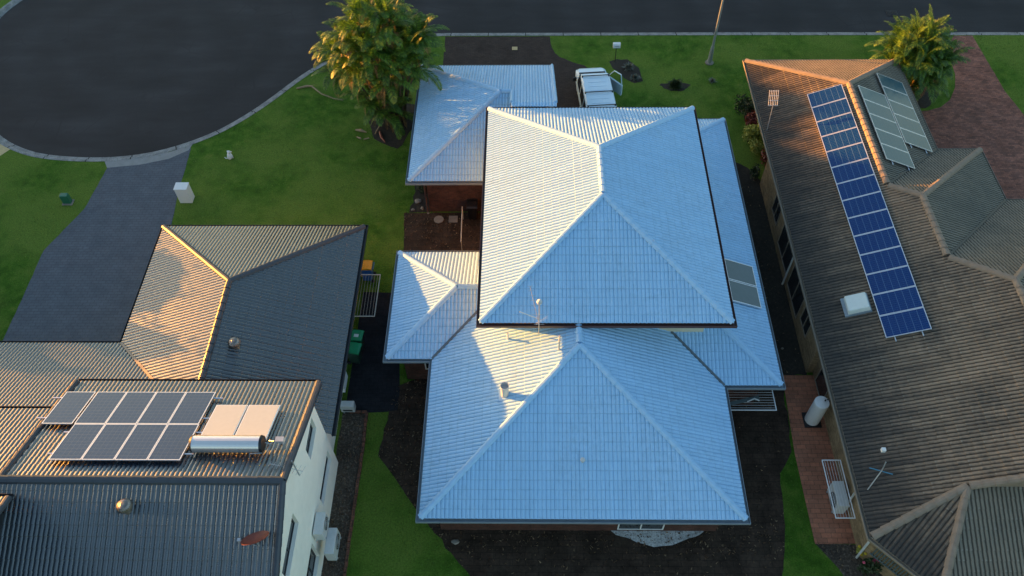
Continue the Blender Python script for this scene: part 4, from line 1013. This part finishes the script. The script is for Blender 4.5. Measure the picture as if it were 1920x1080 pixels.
obj('pole', MB().lathe([(.15, 0), (.15, .05), (.11, 1.1), (.075, 1.25), (.06, 5), (.045, 9.0)], 14), M['steel'], lp, smooth=False)
obj('arm', MB().tube([(0, 0, 8.9), (0, .3, 9.4), (0, 1.2, 9.8), (0, 2.2, 9.9)], .035), M['steel'], lp)
obj('lamp_head', MB().box(-.14, .14, 2.1, 2.8, 9.82, 9.95, taper=(.03, .05)), M['offwhite'], lp)
obj('footing', MB().cyl((0, 0, 0), (0, 0, .05), .26, n=14), M['stone'], lp)
cv = MB().box(-.17, .17, -.16, .16, 0, .03); o = obj('inspection_cover', cv, M['cover']); o.location = (-.69, 42.6, .006); tag(o, 'small pale yellow inspection cover set in the brown driveway', 'cover'); bevel(o, .008)
gd = thing('drain_cover', 'dark square drain cover in the road above the right palm', 'drain cover', (23.9, 46.3, -.115))
obj('frame', MB().box(-.35, .35, -.3, .3, 0, .015), M['black'], gd)
sg = MB()
for i in range(7): sg.box(-.31+i*.095, -.26+i*.095, -.26, .26, .017, .03)
obj('grating', sg, M['rubber'], gd)
# brick edging
ed = MB()
def edge_run(pts):
    for a, b in zip(pts[:-1], pts[1:]):
        a, b = Vector((*a, 0)), Vector((*b, 0)); L = (b-a).length; n = int(L/.235); d = (b-a).normalized(); ang = math.atan2(d.y, d.x)
        for i in range(n):
            c = a+d*((i+.5)*L/n)
            m4 = Matrix.Translation(c+Vector((rng.uniform(-.01, .01), rng.uniform(-.01, .01), 0)))@Matrix.Rotation(ang+rng.uniform(-.06, .06), 4, 'Z')
            ed.box(-.11, .11, -.055, .055, 0, .10+rng.uniform(-.01, .02), m4)
edge_run([(-7.67, 16.86), (-6.92, 16.86), (-6.88, 15.15), (-6.94, 11.12), (-6.91, 7.5)])
tag(obj('brick_edging', ed, M['edging']), 'row of red edging bricks between the mulch bed and lawn', 'garden edging')
# stones and small stuff
def rock(loc, s, label, m=M['stone'], name='stone', cat='stone', group=None):
    bm = bmesh.new(); bmesh.ops.create_icosphere(bm, subdivisions=2, radius=1)
    for v in bm.verts:
        v.co *= 1+rng.uniform(-.18, .18); v.co.x *= s[0]; v.co.y *= s[1]; v.co.z *= s[2]
    me = bpy.data.meshes.new(name); bm.to_mesh(me); bm.free(); me.materials.append(m)
    o = bpy.data.objects.new(name, me); COL.objects.link(o); o.location = loc; return tag(o, label, cat, group)
rock((-5.72, 29.45, .06), (.17, .17, .07), 'flat round pale stone beside the brick garage wall')
rock((-5.93, 28.85, .04), (.10, .07, .05), 'small pale stone on the courtyard corner nearest the lawn')
rock((-5.45, 28.95, .05), (.08, .12, .07), 'upright pale stone against the garage wall foot')
rock((-5.1, 28.6, .04), (.06, .06, .05), 'tiny white stone at the garage downpipe')
rock((-2.75, 11.15, .03), (.16, .10, .05), 'pale broken paver on the rear paving near the lawn')
rock((6.6, 11.75, .06), (.28, .10, .07), 'pale long rock at the edge of the gravel patch')
rock((11.75, 20.2, .04), (.06, .05, .04), 'little white pebble in the narrow dark side yard')

# ================================================================== VAN
van = thing('van', 'white van with roof bars and its right front door open', 'van', (4.03, 36.75, 0), R(4.5))
# local: y forward (north), x right ; half width .86 ; length 4.7 (front y=+2.55)
def loft(mb, secs):
    """secs: list of (y, [(x,z)...]) closed loops with the same count"""
    n = len(secs[0][1]); V = []; F = []
    for y, lp_ in secs:
        for x, z in lp_: V.append((x, y, z))
    for k in range(len(secs)-1):
        for i in range(n): F.append((k*n+i, (k+1)*n+i, (k+1)*n+(i+1) % n, k*n+(i+1) % n))
    F += [tuple(range(n)), tuple(range((len(secs)-1)*n+n-1, (len(secs)-1)*n-1, -1))]
    mb.add(V, F)
def sec(hw, zb, zbelt, hr, zt):
    hw, hr = hw*1.06, hr*1.10
    return [(-hw*.94, zb), (hw*.94, zb), (hw, zb+.25), (hw, zbelt), (hr, zt-.08), (hr*.9, zt), (-hr*.9, zt), (-hr, zt-.08), (-hw, zbelt), (-hw, zb+.25)]
b_ = MB()
loft(b_, [(-2.3, sec(.84, .35, 1.0, .70, 1.84)), (-2.1, sec(.87, .28, 1.05, .76, 1.93)), (.72, sec(.87, .28, 1.05, .75, 1.93)), (.95, sec(.87, .28, 1.05, .72, 1.88)),
          (1.78, sec(.86, .28, 1.05, .76, 1.24)), (2.35, sec(.84, .30, 1.0, .74, 1.13)), (2.62, sec(.80, .32, .90, .66, .98)), (2.78, sec(.70, .38, .72, .5, .80))])
body = obj('body', b_, M['car_white'], van); bevel(body, .03, 2)
obj('windscreen', MB().add([(-.72, 1.77, 1.262), (.72, 1.77, 1.262), (.70, .99, 1.862), (-.70, .99, 1.862), (-.72, 1.75, 1.23), (.72, 1.75, 1.23), (.70, .97, 1.83), (-.70, .97, 1.83)], [(0, 1, 2, 3), (7, 6, 5, 4), (0, 4, 5, 1), (2, 6, 7, 3), (1, 5, 6, 2), (3, 7, 4, 0)]), M['windscreen'], van)
obj('wiper_cowl', MB().box(-.76, .76, 1.78, 1.90, 1.18, 1.262), M['black'], van)
for (y0, y1) in ((.25, 1.15), (-.95, .12), (-2.05, -1.08)):
    w_ = MB().add([(-.928, y0, 1.08), (-.928, y1+.12*(y1 > 1), 1.08), (-.848, y1-.1*(y1 > 1), 1.78), (-.848, y0, 1.78), (-.86, y0, 1.08), (-.86, y1, 1.08), (-.80, y1, 1.78), (-.80, y0, 1.78)], [(0, 1, 2, 3), (7, 6, 5, 4), (0, 4, 5, 1), (1, 5, 6, 2), (2, 6, 7, 3), (3, 7, 4, 0)])
    obj('side_window', w_, M['glass_dark'], van)
w_ = MB().add([(.925, .50, 1.08), (.925, 1.60, 1.08), (.845, 1.10, 1.80), (.845, .50, 1.80), (.925, .50, .45), (.925, 1.65, .45)], [(0, 3, 2, 1), (0, 1, 5, 4)]); obj('door_opening', w_, M['black'], van)
o = obj('dark_seat', MB().box(.35, .84, .2, .75, .5, 1.0), M['black'], van)
# open door, hinged at y=1.3 x=.88, swung ~65 deg
m4 = Matrix.Translation((.94, 1.70, 0))@Matrix.Rotation(R(36), 4, 'Z')
dr = MB(); dr.box(-.05, .05, -1.18, 0, .35, 1.08, m4)
fr_ = [(0, -.02, 1.08), (-.04, -.50, 1.74), (-.06, -1.05, 1.80), (-.02, -1.15, 1.10)]
dr.tube([m4@Vector(p) for p in fr_], .035, 6)
door = obj('door', dr, M['car_white'], van); bevel(door, .012)
obj('pane', MB().add([m4@Vector(p) for p in fr_]+[m4@(Vector(p)+Vector((.01, 0, 0))) for p in fr_], [(0, 1, 2, 3), (7, 6, 5, 4), (0, 4, 5, 1), (1, 5, 6, 2), (2, 6, 7, 3), (3, 7, 4, 0)]), M['clear'], door)
obj('mirror', MB().box(-1.16, -.96, 1.35, 1.47, 1.08, 1.32), M['black'], van)
for y in (.62, -.80, -1.95): obj('roof_bar', MB().box(-.80, .80, y-.025, y+.025, 1.99, 2.02).box(-.78, -.72, y-.04, y+.04, 1.86, 1.99).box(.72, .78, y-.04, y+.04, 1.86, 1.99), M['black'], van)
rbm = MB()
for i in range(7): rbm.box(-.5, .5, -1.7+i*.36, -1.66+i*.36, 1.93, 1.943)
obj('roof_ribs', rbm, M['car_white'], van)
for x in (-.62, .62): obj('headlight', MB().box(x-.15, x+.15, 2.66, 2.80, .66, .82), M['collector'], van)
for x in (-1, 1):
    for y in (1.65, -1.55):
        wq = obj('wheel', MB().cyl((x*.66, y, .32), (x*.88, y, .32), .32, n=22), M['rubber'], van)
        obj('rim', MB().cyl((x*.885, y, .32), (x*.89, y, .32), .19, n=16), M['steel'], wq)

# ================================================================== PLANTS
def frond(mb, base, dirv, L, droop, nleaf=26, lw=.015, ll=.52, seed_tilt=0.0):
    """pinnate frond: leaflets along an arching rachis"""
    base = Vector(base); d = Vector(dirv).normalized(); side = d.cross(Vector((0, 0, 1)))
    side = side.normalized() if side.length > .01 else Vector((1, 0, 0))
    pts = []; p = base.copy(); dd = d.copy(); st = L/10
    for i in range(11):
        pts.append(p.copy()); dd = (dd+Vector((0, 0, -droop*(.25+.12*i)*.35))).normalized(); p = p+dd*st
    mb.tube(pts, [.020*(1-.08*i) for i in range(11)], 4)
    tw = rng.uniform(-.5, .5)
    for k in range(nleaf):
        f = .18+.82*k/(nleaf-1); x = f*10; i = min(int(x), 9); q = pts[i].lerp(pts[i+1], x-i); t = (pts[i+1]-pts[i]).normalized()
        ln = ll*(math.sin(math.pi*min(1, .12+f*.86)))**.6*rng.uniform(.8, 1.15)
        upn = side.cross(t).normalized()
        for s in (-1, 1):
            ld = (side*s*.85+t*.62+upn*(.25+tw*s*.3)+Vector((0, 0, -.15))).normalized()
            m_ = q+ld*ln*.5; e = q+ld*ln*.95+Vector((0, 0, -.20*ln))
            wv = ld.cross(upn).normalized()*lw
            if wv.length < 1e-5: continue
            mb.add([q-wv*.4, q+wv*.4, m_+wv, m_-wv, e], [(0, 1, 2, 3), (3, 2, 4)])
def palm_clump(loc, label, stems, seed, Lf=2.0, nf=9, nleaf=34):
    global rng
    keep = rng; rng = np.random.RandomState(seed)
    t = thing('palm_tree', label, 'palm', loc)
    tr = MB(); cr = MB(); dy = MB()
    for (dx, dy_, h) in stems:
        bx, by = dx*.32, dy_*.32
        pts = [(bx+(dx-bx)*f**1.4, by+(dy_-by)*f**1.4, h*f) for f in np.linspace(0, 1, 7)]
        tr.tube(pts, [.07-.004*i for i in range(7)], 7)
        top = Vector(pts[-1]); lean = Vector((dx, dy_, 0))*.12
        for i in range(nf):
            a = i*2.399+rng.uniform(-.3, .3); el = rng.uniform(.15, 1.25) if i > 1 else 1.4
            d = Vector((math.cos(a)*math.cos(el), math.sin(a)*math.cos(el), math.sin(el)))+lean
            frond(cr, top+Vector((0, 0, rng.uniform(-.2, .1))), d, Lf*rng.uniform(.75, 1.15), rng.uniform(.4, .85), nleaf=nleaf, ll=.22*Lf*rng.uniform(.85, 1.15))
        for i in range(3):
            a = rng.uniform(0, 6.28); d = Vector((math.cos(a), math.sin(a), .1))
            frond(dy, top+Vector((0, 0, -.25)), d, Lf*.8, 2.3, nleaf=16, ll=.3)
    obj('trunk', tr, M['bark'], t); obj('crown', cr, M['palm_leaf'], t); obj('dry_fronds', dy, M['palm_dry'], t)
    rng = keep
    return t
st = []
r2 = np.random.RandomState(3)
for i in range(30):
    a = i*2.4; r = 2.2*math.sqrt((i+.5)/30)
    st.append((r*math.cos(a)-.1, r*math.sin(a)*.95+.1, 7.3-1.35*r+r2.uniform(-.7, .7)))
palm_clump((-7.6, 36.0, 0), 'big golden cane palm clump leaning over the kerb beside the pale garage roof', st+[(-3.0, 1.2, 3.6), (-2.6, .2, 3.2), (-.4, -1.6, 2.0), (.3, -1.3, 1.6), (.6, .5, 2.4), (-.8, -1.0, 2.6)], 5, Lf=1.75, nf=10, nleaf=44)
st = []
for i in range(28):
    a = i*2.4; r = 1.6*math.sqrt((i+.5)/28); st.append((r*math.cos(a), r*math.sin(a)*.9, 3.7-.85*r+r2.uniform(-.4, .3)))
palm_clump((22.15, 38.45, 0), 'smaller rounded palm clump between the brown house and its brick driveway', st+[(-.6, -1.2, 1.4), (.8, -1.0, 1.5), (1.2, -.3, 1.8), (0, -1.3, 1.2)], 9, Lf=1.6, nf=9, nleaf=34)

def leaf_bush(loc, rad, n, m, label, cat='shrub', name='shrub', ls=.07, h=None, group=None, flowers=None, spiky=False):
    t = thing(name, label, cat, loc, group=group); b = MB(); h = h or rad*1.6
    lumps = [(rng.uniform(-.5, .5)*rad, rng.uniform(-.5, .5)*rad, h*rng.uniform(.35, .75), rad*rng.uniform(.4, .65)) for _ in range(7)]
    for _ in range(n):
        if spiky:
            a = rng.uniform(0, 6.28); el = rng.uniform(.2, 1.4); L = rad*rng.uniform(.6, 1.2); p = Vector((rng.uniform(-.2, .2)*rad, rng.uniform(-.2, .2)*rad, 0))
            d = Vector((math.cos(a)*math.cos(el), math.sin(a)*math.cos(el), math.sin(el))); sd_ = d.cross(Vector((0, 0, 1))).normalized()*ls*.35
            e = p+d*L+Vector((0, 0, -.15*L)); m_ = p+d*L*.55
            b.add([p-sd_*.6, p+sd_*.6, m_+sd_, m_-sd_, e], [(0, 1, 2, 3), (3, 2, 4)]); continue
        cx, cy, cz, r = lumps[rng.randint(7)]
        v = Vector(rng.normal(size=3)).normalized()*r*rng.uniform(.6, 1.05); c = Vector((cx, cy, cz))+v
        if c.z < .02: c.z = .02+abs(c.z)*.3
        a = Vector(rng.normal(size=3)).normalized(); q = a.orthogonal().normalized(); s = ls*rng.uniform(.6, 1.4)
        b.add([c-a*s, c+q*s*.45, c+a*s, c-q*s*.45], [(0, 1, 2, 3)])
    obj('foliage', b, m, t)
    s = MB()
    for k in range(4): s.tube([(0, 0, 0), (lumps[k][0]*.6, lumps[k][1]*.6, lumps[k][2]*.8)], [.025, .01], 5)
    obj('stem', s, M['bark'], t)
    if flowers:
        f = MB()
        for _ in range(6):
            p = Vector((rng.uniform(-1, 1)*rad*.7, rng.uniform(-1, 1)*rad*.7, h*rng.uniform(.7, 1.0)))
            f.lathe([(.01, 0), (.06, .03), (.04, .06), (.01, .05)], 7, p)
        obj('flower', f, flowers, t)
    return t
leaf_bush((12.6, 36.0, 0), .7, 1400, M['leaf_dark'], 'dark green shrub furthest up beside the brown roof edge', h=1.5)
leaf_bush((12.75, 35.1, 0), .6, 1100, M['leaf_red'], 'red leaved shrub between the dark and lime green ones', h=1.5, ls=.09)
leaf_bush((12.45, 34.0, 0), .52, 1000, M['leaf_lime'], 'lime yellow shrub left of its matching neighbour by the brown roof', h=1.2, ls=.06)
leaf_bush((13.0, 34.05, 0), .52, 1000, M['leaf_lime'], 'lime yellow shrub tight against the brown roof edge', h=1.7, ls=.06)
leaf_bush((12.7, 33.05, 0), .45, 800, M['leaf_lime'], 'smallest lime green shrub at the near end of the side garden', h=1.1, ls=.06)
leaf_bush((13.2, 32.2, 0), .55, 500, M['leaf_red'], 'low dark red shrub at the tan wall corner', h=.9, ls=.08)
leaf_bush((12.4, 31.2, 0), .45, 350, M['leaf_dark'], 'sparse dark shrub in the narrow side yard', h=.8)
leaf_bush((6.30, 40.6, 0), .38, 260, M['leaf_grey'], 'spiky grey green plant nearer the letterbox', 'plant', 'garden_plant', ls=.10, spiky=True)
leaf_bush((6.60, 39.6, 0), .33, 220, M['leaf_grey'], 'smaller spiky grey plant close to the open van door', 'plant', 'garden_plant', ls=.10, spiky=True)
leaf_bush((8.95, 38.85, 0), .48, 420, M['leaf_dark'], 'dark low tussock plant in an oval bare patch of lawn', 'plant', 'garden_plant', ls=.12, spiky=True)
leaf_bush((11.2, 39.3, 0), .30, 70, M['leaf_grey'], 'wispy dry seedling below the street lamp', 'plant', 'garden_plant', ls=.06, spiky=True)
leaf_bush((13.0, 10.2, 0), .45, 420, M['leaf_dark'], 'flowering bush with pink and green leaves by the rear louvre screen', 'shrub', 'shrub', h=.8, flowers=M['flower_pink'])
leaf_bush((12.9, 10.75, 0), .25, 200, M['leaf_lime'], 'small yellow flowering bush below the white downpipe elbow', 'shrub', 'shrub', h=.6, flowers=M['flower_yellow'])
leaf_bush((-5.6, 30.3, 0), .35, 180, M['leaf_dark'], 'thin weed clump beside the brick garage corner', 'plant', 'garden_plant', h=.4)
# fallen palm litter
def litter(pts, r, label, name='fallen_frond', m=None, leaf=False):
    t = MB().tube(pts, r, 6)
    if leaf:
        P = [Vector(p) for p in pts]
        for k in range(40):
            f = .3+.7*k/39; x = f*(len(P)-1); i = min(int(x), len(P)-2); q = P[i].lerp(P[i+1], x-i); tt = (P[i+1]-P[i]).normalized(); sd_ = Vector((-tt.y, tt.x, 0))
            s = 1 if k % 2 else -1; e = q+(sd_*s*.5+tt*.8)*.32+Vector((0, 0, .02)); t.add([q, q+tt*.03, e], [(0, 1, 2)])
    tag(obj(name, t, m or M['wood_dry']), label, 'palm litter', 'fallen palm litter on the lawn')
litter([(-13.8, 38.75, .05), (-13.2, 38.95, .06), (-12.9, 38.9, .1), (-12.2, 38.2, .08), (-11.4, 37.8, .05), (-10.9, 37.7, .04)], [.05, .07, .05, .03, .02, .01], 'long fallen palm frond lying alone on the lawn by the kerb', leaf=True)
litter([(-9.75, 35.05, .05), (-9.4, 34.95, .08), (-9.1, 34.85, .05)], [.05, .09, .03], 'pale husk, highest of the fallen palm pieces')
litter([(-9.6, 34.45, .05), (-9.35, 34.3, .06)], [.04, .05], 'small pale husk left of the other fallen pieces')
litter([(-9.2, 34.25, .05), (-8.9, 34.35, .06)], [.03, .04], 'short stick between two fallen husks')
litter([(-8.35, 34.9, .05), (-8.2, 34.4, .1), (-7.95, 34.0, .06)], [.05, .08, .03], 'brown curled husk nearest the palm base', m=M['rust'])
litter([(-8.6, 34.7, .05), (-8.4, 35.3, .12), (-8.2, 35.6, .1)], [.03, .04, .02], 'thin bent frond stalk under the palm')

# ================================================================== TREES BEYOND THE FRAME (west), they shade the ground
def tree_mesh(seed, h, r):
    q = np.random.RandomState(seed); b = MB(); tr = MB()
    tr.tube([(0, 0, 0), (.1, 0, h*.5)], [.22, .12], 7)
    bm = bmesh.new(); bmesh.ops.create_icosphere(bm, subdivisions=3, radius=1)
    ph = q.uniform(0, 6, 6)
    for v in bm.verts:
        c = v.co; k = 1+.13*math.sin(3*c.x+ph[0])*math.sin(4*c.y+ph[1])+.10*math.sin(7*c.z+ph[2]+3*c.x)+.06*math.sin(11*c.y+ph[3])
        v.co = Vector((c.x*r*.9*k, c.y*r*k, h*.5+c.z*h*.5*k*.96))
        if v.co.z < .1: v.co.z = .1
    V = [tuple(v.co) for v in bm.verts]; Fq = [tuple(x.index for x in f.verts) for f in bm.faces]
    b.add(V, Fq)
    for p in V:
        for _ in range(5):
            c = Vector(p)+Vector(q.normal(size=3))*.22; a = Vector(q.normal(size=3)).normalized(); o_ = a.orthogonal().normalized(); s = q.uniform(.1, .2)
            b.add([c-a*s, c+o_*s*.6, c+a*s, c-o_*s*.6], [(0, 1, 2, 3)])
    bm.free(); return b, tr
wood = MB(); q = np.random.RandomState(4)
TR = [(-40, 32.8, 5.5, 1.8), (-40, 29.7, 5.8, 1.0), (-40.3, 26.3, 4.8, 1.8), (-41, 22.8, 4.85, 2.2), (-68, 67.3, 9.6, 1.7), (-68, 69.8, 9.0, 1.2), (-68.3, 71.8, 9.8, 1.5)]
for i in range(25):
    y = -2+i*4.2; TR.append((-68+q.uniform(-1.2, 1.2), y, (7.7 if 56 < y < 66 else 8.2 if y > 60 else 5.9)+q.uniform(-.3, .3), 3.6))
for i, (x, y, h, r_) in enumerate(TR):
    b, tr = tree_mesh(i % 3, 6.0, r_); an_ = q.uniform(0, 6.28); c_, s_ = math.cos(an_), math.sin(an_)
    for part in (b, tr): wood.add([(x+v[0]*c_-v[1]*s_, y+v[0]*s_+v[1]*c_, v[2]*h/6.0) for v in part.V], part.F)
tag(obj('distant_wood', wood, M['leaf_dark']), 'dark belt of trees west of the houses', 'wood', kind='stuff')

# ================================================================== SCATTERED STUFF
def inside(P, poly):
    x, y = P[:, 0], P[:, 1]; r = np.zeros(len(P), bool); n = len(poly)
    for i in range(n):
        (x1, y1), (x2, y2) = poly[i], poly[(i+1) % n]
        if y1 == y2: continue
        c = ((y1 > y) != (y2 > y)) & (x < (x2-x1)*(y-y1)/(y2-y1)+x1); r ^= c
    return r
def flatpoly(o):
    return [(v.co.x, v.co.y) for v in o.data.vertices]
pg = [flatpoly(o) for o in bpy.data.objects if o.type == 'MESH' and o.name.split('.')[0] in ('driveway', 'path', 'side_path', 'courtyard_paving', 'rear_paving', 'side_yard_soil', 'brick_path', 'mulch_bed', 'gravel_patch', 'garden_soil')]
road_poly = offset_line(Ks, .43)
bld = [(-17, -8.2, 14, 25.2), (-3.4, 7.6, 11.5, 36), (-5.4, 1, 18.5, 23.4), (-5.0, 1, 28.7, 37), (7, 10, 17, 32.4), (12.6, 26, 8.9, 37.3), (-34, -8.2, 6, 18.4)]
def scatter(n, box, ok, seed):
    q = np.random.RandomState(seed); P = np.stack([q.uniform(box[0], box[1], n), q.uniform(box[2], box[3], n)], 1)
    return P[ok(P)], q
def ok_lawn(P):
    m = ~inside(P, road_poly)
    for g_ in pg: m &= ~inside(P, g_)
    for a, b, c, d in bld: m &= ~((P[:, 0] > a) & (P[:, 0] < b) & (P[:, 1] > c) & (P[:, 1] < d))
    return m
def blades(name, P, q, h, wd, m, lean=.5, z0=0.0, label=None):
    n = len(P); a = q.uniform(0, 2*np.pi, n); b = q.uniform(0, 2*np.pi, n); hh = h*q.uniform(.5, 1.4, n); ww = wd*q.uniform(.6, 1.3, n)
    V = np.zeros((n, 3, 3)); V[:, 0, 0] = P[:, 0]-np.cos(a)*ww; V[:, 0, 1] = P[:, 1]-np.sin(a)*ww; V[:, 1, 0] = P[:, 0]+np.cos(a)*ww; V[:, 1, 1] = P[:, 1]+np.sin(a)*ww
    V[:, 2, 0] = P[:, 0]+np.cos(b)*hh*lean; V[:, 2, 1] = P[:, 1]+np.sin(b)*hh*lean; V[:, 2, 2] = hh; V[:, :, 2] += z0
    me = bpy.data.meshes.new(name); me.vertices.add(n*3); me.vertices.foreach_set('co', V.ravel())
    me.loops.add(n*3); me.loops.foreach_set('vertex_index', np.arange(n*3, dtype=np.int32)); me.polygons.add(n)
    me.polygons.foreach_set('loop_start', np.arange(0, n*3, 3, dtype=np.int32)); me.polygons.foreach_set('loop_total', np.full(n, 3, dtype=np.int32)); me.update(calc_edges=True); me.validate()
    me.materials.append(m); o = bpy.data.objects.new(name, me); COL.objects.link(o); return tag(o, label, None, None, 'stuff')
M['blade'] = leaf_mat('grass_blade', (0.03, 0.085, 0.008), (0.07, 0.165, 0.013), (0.17, 0.26, 0.04), rough=.7)
P, q = scatter(210000, (-36, 33, 7, 44.6), ok_lawn, 21)
dens = np.sin(P[:, 0]*.9+np.sin(P[:, 1]*.7)*2)*np.sin(P[:, 1]*1.1+np.sin(P[:, 0]*.5)*2)
P = P[q.uniform(-1.6, 1, len(P)) < dens]
blades('grass_blades', P, q, .055, .016, M['blade'], 1.1, label='short tufted grass growing over the lawns')
M['dead_leaf'] = leaf_mat('dead_leaf', (0.05, 0.03, 0.018), (0.13, 0.08, 0.045), (0.28, 0.20, 0.12), rough=.8)
def ok_lit(P):
    m = np.zeros(len(P), bool)
    for o in bpy.data.objects:
        if o.type == 'MESH' and o.name.split('.')[0] in ('rear_paving', 'mulch_bed', 'courtyard_paving', 'side_yard_soil', 'gravel_patch'): m |= inside(P, flatpoly(o))
    return m
P, q = scatter(40000, (-8, 13.5, 7.5, 31), ok_lit, 5)
k = np.exp(-((P[:, 0]+5.0)**2)/3.0)+np.exp(-((P[:, 0]+7.4)**2)/.6)+.7*np.exp(-((P[:, 1]-11.4)**2)/.6)+.12
P = P[q.uniform(0, 1, len(P)) < k*.7]
blades('leaf_litter', P, q, .06, .032, M['dead_leaf'], 1.4, .012, 'dry leaf litter strewn over the dark paving and beds')
print('objects', len(bpy.data.objects))
